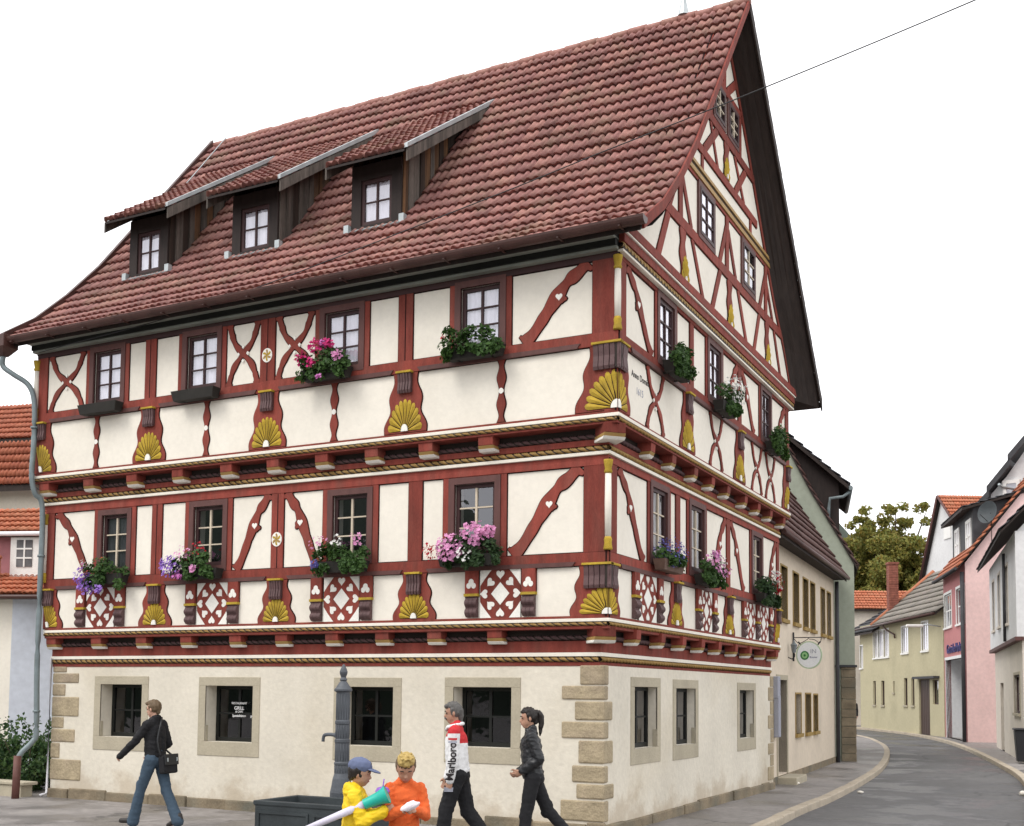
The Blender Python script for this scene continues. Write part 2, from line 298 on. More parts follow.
def tile_roof(name, prof, x0, x1, parent, m='tile_red', course=.37, tw=.29, lift=.064, wave=.023, under='soffit_wood', x0b=None, thick=.13):
    """pan tiles laid course by course up a profile of (y, z) points; every tile is real relief"""
    seg = [0]
    for a, b in zip(prof, prof[1:]): seg.append(seg[-1] + math.hypot(b[0] - a[0], b[1] - a[1]))
    T = seg[-1]; rows = max(1, round(T / course)); cs = T / rows; x0b = x0 if x0b is None else x0b
    def at(s):
        s = min(max(s, 0), T)
        for i in range(len(prof) - 1):
            if s <= seg[i + 1] + 1e-9:
                a, b = prof[i], prof[i + 1]; t = (s - seg[i]) / (seg[i + 1] - seg[i]); dy, dz = b[0] - a[0], b[1] - a[1]; ln = math.hypot(dy, dz)
                return a[0] + dy * t, a[1] + dz * t, -dz / ln, abs(dy) / ln
    if prof[0][0] > prof[-1][0]: sgn = -1
    else: sgn = 1
    cols = max(1, round((x1 - x0) / tw)); K = 10; bm = bmesh.new(); uvl = bm.loops.layers.uv.new('uv')
    wv = [wave * (-2.6, .2, .95, .75, -.2, -.75, -.1, .8, 1.0, .35)[k] for k in range(K)]
    jit = [[rng.uniform(-.009, .009) for _ in range(cols)] for _ in range(rows)]
    for r in range(rows):
        s0, s1 = r * cs, (r + 1) * cs + .04; A = at(s0); B = at(s1); rowv = []
        for line, (q, lf) in enumerate(((at(s0 + .055), -.014), (A, lift), (B, .012))):
            L = []
            for i in range(cols * K + 1):
                t = i / (cols * K); xa = x0 + (x0b - x0) * (s0 / T); x = xa + (x1 - xa) * t; c = min(i // K, cols - 1)
                h = lf + wv[i % K] * (1 if line else .6) + jit[r][c] * (1 if line == 1 else .3)
                sag = .018 * mnoise.noise(Vector((x * .5, s0 * .4, 1.3)))
                ny = q[2] * (1 if sgn == 1 else -1)
                L.append(bm.verts.new((x, q[0] + ny * h, q[1] + q[3] * h + sag)))
            rowv.append(L)
        for a, b in ((0, 1), (1, 2)):
            for i in range(cols * K):
                f = bm.faces.new((rowv[a][i], rowv[a][i + 1], rowv[b][i + 1], rowv[b][i])); f.smooth = (a == 1)
                for lp in f.loops: lp[uvl].uv = (i // K + .5, r + .5)
    if sgn == -1:
        for f in bm.faces: f.normal_flip()
    # the boarding underneath
    pts = prof; low = [(y + (-nz_) * 0, z - thick) for y, z in pts for nz_ in (0,)]
    for (ya, za), (yb, zb) in zip(pts, pts[1:]):
        xa0 = x0; v = [bm.verts.new(c) for c in ((x0 + .02, ya, za - .02), (x1 - .02, ya, za - .02), (x1 - .02, yb, zb - .02), (x0b + .02, yb, zb - .02))]
        u = [bm.verts.new(c) for c in ((x0 + .02, ya, za - thick), (x1 - .02, ya, za - thick), (x1 - .02, yb, zb - thick), (x0b + .02, yb, zb - thick))]
        for q in ((v[0], v[1], v[2], v[3]), (u[3], u[2], u[1], u[0]), (v[0], v[3], u[3], u[0]), (v[1], u[1], u[2], v[2]), (v[0], u[0], u[1], v[1]), (v[3], v[2], u[2], u[3])):
            bm.faces.new(q).material_index = 1
    return obj(name, bm, [m, under], parent, recalc=False)
def text_mesh(s, size, F, u, z, d, m, parent, name='lettering', depth=.004, sx=1, align='CENTER', shear=0):
    cu = bpy.data.curves.new('t', 'FONT'); cu.body = s; cu.size = size; cu.align_x = align; cu.align_y = 'CENTER'; cu.extrude = depth / 2; cu.shear = shear
    to = bpy.data.objects.new('t', cu); me = bpy.data.meshes.new_from_object(to); bpy.data.objects.remove(to)
    me.materials.clear(); me.materials.append(MATS[m])
    for v in me.vertices: v.co = F.P(u + v.co.x * sx, z + v.co.y, d + v.co.z)
    o = bpy.data.objects.new(name, me); COL.objects.link(o); o.parent = parent
    return o
def leaves(bm, pts, size, uvl, jitter=.4, fold=True, outward=None):
    """one small folded leaf at every point"""
    for k, p in enumerate(pts):
        p = Vector(p); q = Vector((rng.gauss(0, 1), rng.gauss(0, 1), rng.gauss(.35, .7))).normalized()
        if outward is not None: q = (q * .75 + (p - outward).normalized()).normalized()
        s = size * rng.uniform(1 - jitter, 1 + jitter); t = q.orthogonal().normalized(); t = Matrix.Rotation(rng.uniform(0, 6.28), 3, q) @ t; b = q.cross(t)
        v = [bm.verts.new(p + t * s * a + b * s * .55 * c + q * s * e) for a, c, e in ((-.5, 0, 0), (0, -.6, .12), (.55, 0, -.06), (0, .6, .12))]
        f = bm.faces.new(v)
        for lp in f.loops: lp[uvl].uv = (k % 97 + .5, (k * 7) % 13 + .5)
def blooms(bm, pts, size, uvl, center):
    for k, p in enumerate(pts):
        p = Vector(p); q = ((p - Vector(center)).normalized() + Vector((rng.gauss(0, .35), rng.gauss(0, .35), rng.gauss(.1, .35)))).normalized(); s = size * rng.uniform(.7, 1.2)
        t = q.orthogonal().normalized(); b = q.cross(t); c = bm.verts.new(p - q * s * .12)
        ring = []
        for a in range(10):
            rr = s * (.55 if a % 2 else .36); an = a * math.pi / 5 + k; ring.append(bm.verts.new(p + (t * math.cos(an) + b * math.sin(an)) * rr + q * s * (.1 if a % 2 else -.02)))
        for a in range(10):
            f = bm.faces.new((c, ring[a], ring[(a + 1) % 10]))
            for lp in f.loops: lp[uvl].uv = (k % 31 + .5, .5)

# ------------------------------------------------------------------ the timber-framed house
house = empty('timber_framed_house', (0, 0, 0), 0, 'large white half-timbered corner house with carved red beams under a steep tiled roof', 'house')
CX = .07; G, GG = Fr(), Fr((0, 0, 0), R(90), CX)                       # ground floor: front, gable side
F1, G1 = Fr(d0=.2), Fr((0, 0, 0), R(90), .2)
F2, G2 = Fr(d0=.43), Fr((0, 0, 0), R(90), .43)
GA = Fr((0, 0, 0), R(90), .5)
LX0, LX1, LX2, YB = -11.12, -11.22, -11.33, 9.55

def hole_of(w, cas): return (w[0] + cas, w[1] - cas, w[2] + cas, w[3] - cas)
def curtain(F, u0, u1, z0, z1, d, parent, m='curtain', gap=0, top=0):
    bm = bmesh.new()
    for a, b in (((u0, u1),) if not gap else ((u0, (u0 + u1) / 2 - gap / 2), ((u0 + u1) / 2 + gap / 2, u1))):
        N = 28; ph = rng.uniform(0, 6); prev = None
        for i in range(N + 1):
            u = a + (b - a) * i / N; dd = d + .012 * math.sin(i * 1.35 + ph) + .006 * math.sin(i * .6 + ph)
            zb = z0 + .02 * abs(math.sin(i * .9)); cur = (bm.verts.new(F.P(u, zb, dd)), bm.verts.new(F.P(u, z1 - top, dd)))
            if prev:
                f = bm.faces.new((prev[0], cur[0], cur[1], prev[1])); f.smooth = True
            prev = cur
    return obj('curtain', bm, m, parent, recalc=False)
def window(F, w, parent, cas=.10, casm='timber_brown', sash=.06, sashm='sash_dark', barm='sash_dark', cols=2, rows=3, inset=.05, cur='full', glass='glass', back=.22, base=0, bar=.022, name='window'):
    u0, u1, z0, z1 = w; bm = bmesh.new(); a, b, c, e = u0 + cas, u1 - cas, z0 + cas, z1 - cas
    if cas:
        for q in (rect(u0, u1, e, z1), rect(u0, u1, z0, c), rect(u0, a, c, e), rect(b, u1, c, e)): slab(bm, F, q, -.02, .04 + rng.random() * .001, 0)
    i0, i1 = base - inset - .03, base - inset + .02
    for q in (rect(a, b, e - sash, e), rect(a, b, c, c + sash * 1.2), rect(a, a + sash, c + sash * 1.2, e - sash), rect(b - sash, b, c + sash * 1.2, e - sash)): slab(bm, F, q, i0, i1, 1)
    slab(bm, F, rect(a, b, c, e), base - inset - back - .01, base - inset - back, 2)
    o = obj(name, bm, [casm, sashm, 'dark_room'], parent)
    ga, gb, gc, ge = a + sash, b - sash, c + sash * 1.2, e - sash; bm = bmesh.new()
    for k in range(1, cols): u = ga + (gb - ga) * k / cols; slab(bm, F, rect(u - bar * .8, u + bar * .8, gc, ge), i0 + .01, i1 - .004)
    for k in range(1, rows): z = gc + (ge - gc) * k / rows; slab(bm, F, rect(ga, gb, z - bar / 2, z + bar / 2), i0 + .012, i1 - .007)
    obj('glazing_bar', bm, barm, o)
    bm = bmesh.new()                                       # each light is its own slightly tilted sheet of old glass
    for i in range(cols):
        for j in range(rows):
            ua, ub = ga + (gb - ga) * i / cols, ga + (gb - ga) * (i + 1) / cols; za, zb = gc + (ge - gc) * j / rows, gc + (ge - gc) * (j + 1) / rows
            tt = [rng.uniform(-.0025, .0025) for _ in range(2)]; dm = (i0 + i1) / 2
            bm.faces.new([bm.verts.new(F.P(u, z, dm + tt[0] * (1 if u == ub else -1) + tt[1] * (1 if z == zb else -1))) for u, z in rect(ua, ub, za, zb)])
    obj('pane', bm, glass, o, recalc=False)
    if cur == 'full': curtain(F, ga - .01, gb + .01, gc - .01, ge, base - inset - .04, o)
    elif cur == 'net': curtain(F, ga - .01, gb + .01, gc - .01, ge, base - inset - .04, o, 'curtain_grey')
    elif cur == 'side': curtain(F, ga - .01, gb + .01, gc - .01, ge, base - inset - .04, o, 'curtain', gap=(gb - ga) * .45)
    elif cur == 'half': curtain(F, ga - .01, gb + .01, gc - .01, (gc + ge) / 2, base - inset - .04, o)
    return o

# windows (outer edge of casing): u0, u1, z0, z1
W1f = [(-9.86, -9.03, 4.06, 5.29), (-7.66, -6.80, 4.06, 5.30), (-4.70, -3.82, 4.06, 5.29), (-2.42, -1.52, 4.06, 5.30)]
W1g = [(1.48, 2.36, 4.06, 5.39), (3.38, 4.30, 4.06, 5.39), (7.32, 8.17, 4.06, 5.36)]
W2f = [(-9.95, -9.07, 7.13, 8.27), (-7.71, -6.82, 7.13, 8.26), (-4.76, -3.88, 7.13, 8.25), (-2.22, -1.34, 7.13, 8.27)]
W2g = [(1.16, 2.04, 7.13, 8.30), (3.70, 4.58, 7.13, 8.28), (7.20, 8.06, 7.13, 8.30)]
W0f = [(-9.89, -8.87, 1.16, 2.11), (-7.38, -6.34, 1.14, 2.10), (-4.51, -3.52, 1.16, 2.10), (-2.42, -1.42, 1.20, 2.11)]
W0g = [(1.21, 2.22, 1.19, 2.14), (3.14, 4.18, 1.17, 2.13), (6.95, 7.98, 1.16, 2.12)]

# ground floor walls
walls(G, LX0, CX, 0, 2.435, W0f, .34, 'wall', 'plaster_cream', house); walls(GG, 0, YB, 0, 2.435, W0g, .26, 'wall', 'plaster_cream', house)
FL = Fr((LX0, YB, 0), R(-90)); walls(FL, 0, YB, 0, 3.0, [], .1, 'wall', 'plaster_cream', house)
FB = Fr((0, YB, 0), R(180)); walls(FB, 0, -LX0, 0, 3.0, [], .1, 'wall', 'plaster_cream', house)
for F, wl in ((G, W0f), (GG, W0g)):
    for i, (a, b, c, e) in enumerate(wl):
        bm = bmesh.new(); k = .155; kb = .24
        for q in (rect(a - k, b + k, e, e + .15), rect(a - k, b + k, c - kb, c), rect(a - k, a, c, e), rect(b, b + k, c, e)): slab(bm, F, q, -.02, .012)
        # worn stone edge let into the reveal
        for q in (rect(a, a + .012, c, c + .28), rect(b - .012, b, c, c + .28)): slab(bm, F, q, -.07, -.003)
        obj('window_surround', bm, 'frame_stone', house, bevel=.006)
        window(F, (a + .005, b - .005, c, e), house, cas=0, sash=.06, sashm='eave_dark', barm='eave_dark', rows=2, inset=.29 if F is G else .17, cur=None, glass='glass_dim', back=.3, bar=.03)
# lettering on the glass of the second window
for s, sz, u, z in (('RESTAURANT', .055, -6.84, 1.80), ('GRILL', .085, -6.84, 1.715), ('& CAFE', .05, -6.84, 1.655), ('Spezialitäten', .06, -6.84, 1.585), ('geöffnet', .06, -6.49, 1.585)):
    text_mesh(s, sz, G, u, z, -.245, 'lettering_white', house)
# plinth and quoins
bm = bmesh.new(); u = LX0 - .02
while u < .08:
    l = min(rng.uniform(.5, 1.3), .11 - u); h = .13 + rng.uniform(-.03, .07); slab(bm, G, rect(u, u + l - .012, -.02, h), -.05, .045 + rng.uniform(-.015, .02)); u += l
u = -.045
while u < YB:
    l = rng.uniform(.5, 1.2); h = .15 + rng.uniform(-.02, .05); slab(bm, GG, rect(u, min(u + l - .012, YB + .02), -.02, h), -.05, .05 + rng.uniform(-.012, .02)); u += l
obj('plinth', bm, 'plinth_stone', house, bevel=.02)
def quoins(zs, left):
    for i, (z0, z1, lf, lg) in enumerate(zs):
        bm = bmesh.new()
        if left: slab(bm, G, rect(LX0 - .02, LX0 + lf, z0 + .008, z1 - .008), -.03, .018)
        else:
            dd = .022; gx = CX + dd; ch = [(-lf, -dd), (gx, -dd), (gx, lg), (-.02, lg), (-.02, .02), (-lf, .02)]
            a = [bm.verts.new((x, y, z0 + .008)) for x, y in ch]; b = [bm.verts.new((x, y, z1 - .008)) for x, y in ch]
            bm.faces.new(b); bm.faces.new(a[::-1])
            for k in range(6): bm.faces.new((a[k], a[(k + 1) % 6], b[(k + 1) % 6], b[k]))
        obj('quoin', bm, 'quoin_stone', house, bevel=.024)
quoins([(.19, .50, .60, .16), (.51, .735, .35, .36), (.745, 1.0, .42, .14), (1.02, 1.36, .32, .32), (1.375, 1.63, .59, .15), (1.64, 1.925, .38, .30), (1.935, 2.15, .59, .13), (2.15, 2.45, .30, .15)], False)
quoins([(.32, .72, .78, 0), (.72, 1.02, .22, 0), (1.02, 1.28, .60, 0), (1.28, 1.50, .30, 0), (1.50, 1.88, .68, 0), (1.88, 2.12, .32, 0), (2.12, 2.32, .66, 0), (2.32, 2.45, .34, 0)], True)
for i, (z0, z1, l) in enumerate([(.2, .5, .45), (.5, .75, .25), (.75, 1.0, .42), (1.0, 1.3, .22), (1.3, 1.6, .42), (1.6, 1.9, .24), (1.9, 2.2, .4), (2.2, 2.44, .25)]):
    bm = bmesh.new(); slab(bm, GG, rect(YB - l, YB, z0 + .008, z1 - .008), -.03, .018); obj('quoin', bm, 'quoin_stone', house, bevel=.012)

# plaster of the upper storeys
h1f = [hole_of(x, .10) for x in W1f]; h1g = [hole_of(x, .10) for x in W1g]; h2f = [hole_of(x, .10) for x in W2f]; h2g = [hole_of(x, .10) for x in W2g]
walls(F1, LX1, .2, 3.0, 5.6, h1f, .3, 'wall', 'plaster_white', house); walls(G1, -.2, YB, 3.0, 5.6, h1g, .3, 'wall', 'plaster_white', house)
walls(F2, LX2, .43, 5.97, 8.75, h2f, .3, 'wall', 'plaster_white', house); walls(G2, -.43, YB, 5.97, 8.7, h2g, .3, 'wall', 'plaster_white', house)
for LX, a, z0, z1 in ((LX1, .2, 3.0, 5.9), (LX2, .43, 5.8, 8.75)):
    walls(Fr((LX, YB, 0), R(-90)), 0, YB + a, z0, z1, [], .1, 'wall', 'plaster_white', house); walls(Fr((a, YB, 0), R(180)), 0, a - LX, z0, z1, [], .1, 'wall', 'plaster_white', house)
for i, x in enumerate(W1f): window(F1, x, house, barm='sash_cream', cur=['net', None, None, None][i], glass='glass')
for i, x in enumerate(W1g): window(G1, x, house, inset=.015, barm='sash_cream', cur=[None, None, 'net'][i], glass='glass')
for i, x in enumerate(W2f): window(F2, x, house, cur='full', glass='glass_sky')
for i, x in enumerate(W2g): window(G2, x, house, inset=.01, cur=['full', 'full', 'half'][i], glass='glass_sky')

# mouldings of the two jetties and the eave
def path_of(lx): return lambda d: [(lx, -d), (d, -d), (d, YB + .02)]
def band(lx, d0, d1, z0, z1, name, m):
    bm = bmesh.new(); sweep(path_of(lx), d0, d1, z0, z1, bm); obj(name, bm, m, house, bevel=.006)
def ropes(lx, d, z, r, mats=('rope_yellow', 'rope_dark')):
    rope((lx, -d, z), (d - .01, -d, z), r, 'rope_moulding', house, mats); rope((d, -d + .01, z), (d, YB, z), r, 'rope_moulding', house, mats)
def jetty(z, lx, da, db):
    """z: bottom edge; da, db: wall face below and above"""
    band(lx, da - .08, da + .012, z, z + .055, 'moulding', 'timber_red'); ropes(lx, da + .012, z + .098, .036)
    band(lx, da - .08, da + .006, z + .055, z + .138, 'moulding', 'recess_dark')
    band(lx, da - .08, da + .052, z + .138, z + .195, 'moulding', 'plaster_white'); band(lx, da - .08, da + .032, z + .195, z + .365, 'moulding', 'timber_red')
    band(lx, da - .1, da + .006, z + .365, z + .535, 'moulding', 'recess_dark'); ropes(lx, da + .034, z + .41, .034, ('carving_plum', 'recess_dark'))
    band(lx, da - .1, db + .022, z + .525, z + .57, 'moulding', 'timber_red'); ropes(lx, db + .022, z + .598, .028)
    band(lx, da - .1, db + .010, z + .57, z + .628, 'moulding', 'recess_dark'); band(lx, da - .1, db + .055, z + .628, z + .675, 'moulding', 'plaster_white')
    band(lx, da - .1, db + .026, z + .675, z + .715, 'moulding', 'timber_red')
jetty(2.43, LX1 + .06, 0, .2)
# upper jetty is upside down to the lower one: white, rope, beam, recess, rope, white
def jetty2(lx, da, db):
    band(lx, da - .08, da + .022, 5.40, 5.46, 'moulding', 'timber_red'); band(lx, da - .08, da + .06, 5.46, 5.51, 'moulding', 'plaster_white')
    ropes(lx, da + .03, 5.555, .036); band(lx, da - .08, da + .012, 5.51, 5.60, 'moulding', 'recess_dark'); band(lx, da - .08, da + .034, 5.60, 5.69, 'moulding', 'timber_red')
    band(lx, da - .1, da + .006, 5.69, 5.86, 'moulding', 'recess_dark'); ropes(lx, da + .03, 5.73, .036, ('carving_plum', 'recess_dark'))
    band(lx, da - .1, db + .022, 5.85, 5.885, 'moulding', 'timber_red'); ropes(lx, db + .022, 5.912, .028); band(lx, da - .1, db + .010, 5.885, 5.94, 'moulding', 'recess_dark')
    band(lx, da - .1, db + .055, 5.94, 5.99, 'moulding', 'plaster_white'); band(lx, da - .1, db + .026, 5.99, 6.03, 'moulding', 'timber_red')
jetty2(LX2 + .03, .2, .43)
head_me = None
def beam_head(F, u, z, d0, d1, wd=.27):
    bm = bmesh.new(); h = .235; hw = wd / 2; sd = [(d0, 0), (d1 - .07, 0), (d1 - .05, .035), (d1, .05), (d1, h), (d0, h)]
    def ex(pr, w2, mi):
        a = [bm.verts.new(F.P(u - w2, z + q, p)) for p, q in pr]; b = [bm.verts.new(F.P(u + w2, z + q, p)) for p, q in pr]; n = len(pr)
        for f in [bm.faces.new(a), bm.faces.new(b[::-1])] + [bm.faces.new((a[i], b[i], b[(i + 1) % n], a[(i + 1) % n])) for i in range(n)]: f.material_index = mi
    ex([(d0, .09), (d1 - .01, .09), (d1, h), (d0, h)], hw * .92, 0); ex([(d0, .04), (d1 - .04, .04), (d1 - .012, .088), (d0, .088)], hw * .97, 1); ex([(d0, 0), (d1 - .07, 0), (d1 - .03, .04), (d0, .04)], hw, 2)
    obj('beam_head', bm, ['timber_red', 'rope_yellow', 'carving_white'], house, bevel=.006)
for u in (-11.02, -9.86, -8.75, -7.7, -6.6, -5.62, -4.6, -3.63, -2.67, -1.62): beam_head(G, u, 2.755, -.02, .20)
for u in (-11.08, -9.93, -8.86, -7.78, -6.69, -5.69, -4.7, -3.73, -2.73, -1.68): beam_head(F1, u, 5.63, -.02, .235)
for u in (.9, 2.0, 3.03, 4.05, 5.05, 6.11, 7.1, 8.19, 9.2): beam_head(GG, u, 2.755, -.02, .20, .2)
for u in (1.06, 2.04, 3.16, 4.12, 5.07, 6.23, 7.18, 8.13, 9.23): beam_head(G1, u, 5.63, -.02, .235, .2)
FC0, FC1 = Fr((0, 0, 0), R(45)), Fr((.2, -.2, 0), R(45))
beam_head(FC0, 0, 2.755, -.1, .25, .34); beam_head(FC1, 0, 5.63, -.1, .29, .34)

# --- timbers
RN = (.028,)
def rail(F, u0, u1, z0, z1, d=.029): beam(F, rect(u0, u1, z0, z1), 'rail', house, d)
def lower_rail_moulding(F, us, z0, z1):  # lower step of the rail, its own darker brown, with tapering ends
    for a, b in us: beam(F, [(a + .05, z0), (b - .05, z0), (b, z1), (a, z1)], 'sill_moulding', house, .052, .006, 'timber_brown')
def post(F, u0, u1, z0, z1, d=.024): beam(F, rect(u0, u1, z0, z1), 'post', house, d)
def stripe(F, u, z0, z1):           # the joint painted down a double post
    bm = bmesh.new(); slab(bm, F, rect(u - .008, u + .008, z0, z1), .02, .0285); obj('joint_line', bm, 'timber_outline', house)
def heart(u, z, s, ang=0):
    P = []
    for k in range(22):
        t = 2 * math.pi * k / 22; x = 16 * math.sin(t) ** 3; y = 13 * math.cos(t) - 5 * math.cos(2 * t) - 2 * math.cos(3 * t) - math.cos(4 * t); x, y = x * s / 32, y * s / 30
        P.append((u + x * math.cos(ang) - y * math.sin(ang), z + x * math.sin(ang) + y * math.cos(ang)))
    return P[::-1]
def inlay(F, poly, d0, d, m, name, parent): bm = bmesh.new(); slab(bm, F, poly, d0, d); return obj(name, bm, m, parent)
def big_brace(F, a, b, name='brace', w0=.15):
    """curved foot brace with lobes, stepped ends and a heart cut through the middle"""
    (ax, az), (bx, bz) = a, b; sg = 1 if bx > ax else -1; dx, dz = bx - ax, bz - az
    pts = [a, (ax + dx * .16, az + dz * .12), (ax + dx * .40, az + dz * .42), (ax + dx * .66, az + dz * .74), (ax + dx * .86, az + dz * .88), b]
    wf = lambda t: w0 * (1.0 + .35 * math.exp(-((t - .5) / .05) ** 2) - .25 * math.exp(-((t - .62) / .04) ** 2) - .2 * math.exp(-((t - .38) / .04) ** 2) + (.5 if t > .90 else 0) + (.3 if t < .06 else 0) + .12 * math.sin(t * 20))
    o = beam(F, ribbon(pts, wf, 10), name, house, .021)
    c = spline(pts, 10); m = c[len(c) // 2]; kx, kz = m[0] + sg * .085, m[1] - .05
    beam(F, [(kx + .055 * math.cos(t) * (1 + .25 * math.cos(3 * t)), kz + .055 * math.sin(t) * (1 + .25 * math.cos(3 * t))) for t in [2 * math.pi * i / 18 for i in range(18)]], 'brace_knob', o, .019)
    inlay(F, heart(m[0] + sg * .03, m[1] - .01, .11), .015, .0265, 'carving_white', 'cut_out', o)
    return o
def x_brace(F, u0, u1, z0, z1, w0=.092):
    uc, zc, h, wd = (u0 + u1) / 2, (z0 + z1) / 2, z1 - z0, u1 - u0
    for k, s in enumerate((1, -1)):
        pts = [(uc - s * wd * .42, z0), (uc - s * wd * .37, z0 + h * .14), (uc - s * wd * .24, z0 + h * .33), (uc, zc), (uc + s * wd * .24, z0 + h * .67), (uc + s * wd * .36, z0 + h * .86), (uc + s * wd * .42, z1)]
        o = beam(F, ribbon(pts, lambda t: w0 * (1 + .22 * math.sin(t * 25) * (abs(t - .5) < .3) + (.45 if t < .07 or t > .93 else 0)), 8), 'brace', house, .020 + .003 * k)
    for s in (1, -1):
        for q in (1, -1): beam(F, [(uc + s * (.085 + .03 * math.cos(t)), zc + q * (.085 + .03 * math.sin(t))) for t in [6.2832 * i / 10 for i in range(10)]], 'brace_knob', o, .017, .006)
    for du, dz in ((.0, .12), (0, -.12), (.1, 0), (-.1, 0)): inlay(F, [(uc + du, zc + dz - .035), (uc + du + .028, zc + dz), (uc + du, zc + dz + .035), (uc + du - .028, zc + dz)], .0, .0275, 'carving_white', 'cut_out', o)
def baluster(F, u, z0, z1):
    def wf(t): t = abs(t - .5) * 2; return .06 + .085 * math.exp(-((t - .38) / .2) ** 2) + .07 * max(0, (t - .72) / .28) ** 1.2
    o = beam(F, ribbon([(u, z0), (u, (z0 + z1) / 2), (u, z1)], wf, 18), 'baluster', house, .022)
    inlay(F, [(u + .038 * math.cos(t), (z0 + z1) / 2 + .045 * math.sin(t)) for t in [6.2832 * i / 14 for i in range(14)]], .0, .027, 'carving_white', 'cut_out', o)
def fan(F, u, z, rw, rh, a0=0, a1=180, n=11, d=.03):
    bm = bmesh.new(); P = lambda a, r: (u + math.cos(a) * rw * r, z + math.sin(a) * rh * r); A0, A1 = R(a0), R(a1); st = (A1 - A0) / n
    slab(bm, F, [(u, z)] + [P(A0 + st * i / 3, .93) for i in range(n * 3 + 1)], .0, d, 1)
    for i in range(n):
        a = A0 + st * (i + .5); h = st * .47
        ol = [P(a - h * .5, .22), P(a - h * .9, .7), P(a - h, .9), P(a - h * .6, .985), P(a, 1.02), P(a + h * .6, .985), P(a + h, .9), P(a + h * .9, .7), P(a + h * .5, .22)]
        lo = [bm.verts.new(F.P(*p, d)) for p in ol]; ri = [bm.verts.new(F.P(*P(a, r), d + q)) for r, q in ((.24, .007), (.6, .016), (.88, .018))]
        for q in ((lo[0], lo[1], ri[1], ri[0]), (lo[1], lo[2], ri[2], ri[1]), (lo[2], lo[3], ri[2]), (lo[3], lo[4], ri[2]), (lo[4], lo[5], ri[2]), (lo[5], lo[6], ri[2]), (lo[6], lo[7], ri[1], ri[2]), (lo[7], lo[8], ri[0], ri[1]), (lo[8], lo[0], ri[0])): bm.faces.new(q)
    o = obj('fan_carving', bm, ['carving_yellow', 'timber_outline'], house)
    lathe_pts = [(u, z)] + [(u + .19 * rw * math.cos(A0 + (A1 - A0) * i / 12), z + .22 * rh * math.sin(A0 + (A1 - A0) * i / 12)) for i in range(13)]
    inlay(F, lathe_pts, .01, d + .022, 'carving_white', 'fan_centre', o)
def console(F, u, z0, z1, wd=.25, d=.1):
    """grooved bracket under the rail with a yellow cap"""
    bm = bmesh.new(); n = 5; s = wd / n
    for i in range(n):
        x0 = u - wd / 2 + i * s; dd = d - .012 * abs(i - 2) * .5; a = [(dd * .35, z0 + .02), (dd * .8, z0), (dd, z0 + .05), (dd * .8, (z0 + z1) / 2), (dd, z1 - .035), (0, z1 - .035), (0, z0 + .02)]
        va = [bm.verts.new(F.P(x0 + .005, z, q)) for q, z in a]; vb = [bm.verts.new(F.P(x0 + s - .005, z, q)) for q, z in a]; m = len(a); bm.faces.new(va); bm.faces.new(vb[::-1])
        for k in range(m): bm.faces.new((va[k], vb[k], vb[(k + 1) % m], va[(k + 1) % m]))
    slab(bm, F, rect(u - wd / 2 - .015, u + wd / 2 + .015, z1 - .033, z1), 0, d + .012, 1); slab(bm, F, rect(u - wd / 2, u + wd / 2, z0 + .02, z1 - .035), 0, .03, 2)
    obj('console', bm, ['carving_plum', 'carving_yellow', 'recess_dark'], house, bevel=.004)
def fan_board(F, u, z0, z1, wb=.76, wt=.42, clipL=None, clipR=None):
    def hw(t): return (wb + (wt - wb) * t ** .8) / 2 + .035 * math.sin(t * 13) * (1 - t * .3)
    N = 26; L = [(u - hw(i / N), z0 + (z1 - z0) * i / N) for i in range(N + 1)]; Q = [(u + hw(i / N), z0 + (z1 - z0) * i / N) for i in range(N + 1)]
    cl = lambda p: (min(max(p[0], clipL if clipL is not None else -99), clipR if clipR is not None else 99), p[1])
    beam(F, [cl(p) for p in (L[::-1] + Q)], 'board', house, .023)
def fan_post(F, u, z0, z1, rw=.29, rh=.48, cw=.25):
    fan_board(F, u, z0, z1); fan(F, u, z0 + .02, rw, rh); console(F, u, z1 - .33, z1 + .02, cw)
def hearts_panel(F, u0, u1, z0, z1):
    uc, zc = (u0 + u1) / 2, (z0 + z1) / 2; wd, h = u1 - u0, z1 - z0
    o = beam(F, rect(u0, u1, z0, z1), 'parapet_panel', house, .020, 0); bm = bmesh.new(); dd = .027; e = .0235
    slab(bm, F, [(uc, zc - h * .235), (uc + wd * .225, zc), (uc, zc + h * .235), (uc - wd * .225, zc)], 0, dd)
    for a, du, dz in ((0, 0, -.40), (180, 0, .40), (90, -.40, 0), (-90, .40, 0), (135, -.245, .235), (-135, .245, .235), (45, -.245, -.235), (-45, .245, -.235)):
        slab(bm, F, heart(uc + du * wd, zc + dz * h, .138, R(a + 180) if a in (0, 180) else R(a + 180)), 0, dd)
    for s in (1, -1):
        for q in (1, -1): slab(bm, F, [(uc + s * wd * .5, zc + q * h * .5), (uc + s * wd * .5, zc + q * h * .17), (uc + s * wd * .40, zc + q * h * .30), (uc + s * wd * .22, zc + q * h * .5)], 0, dd)
    obj('cut_out', bm, 'carving_white', o)
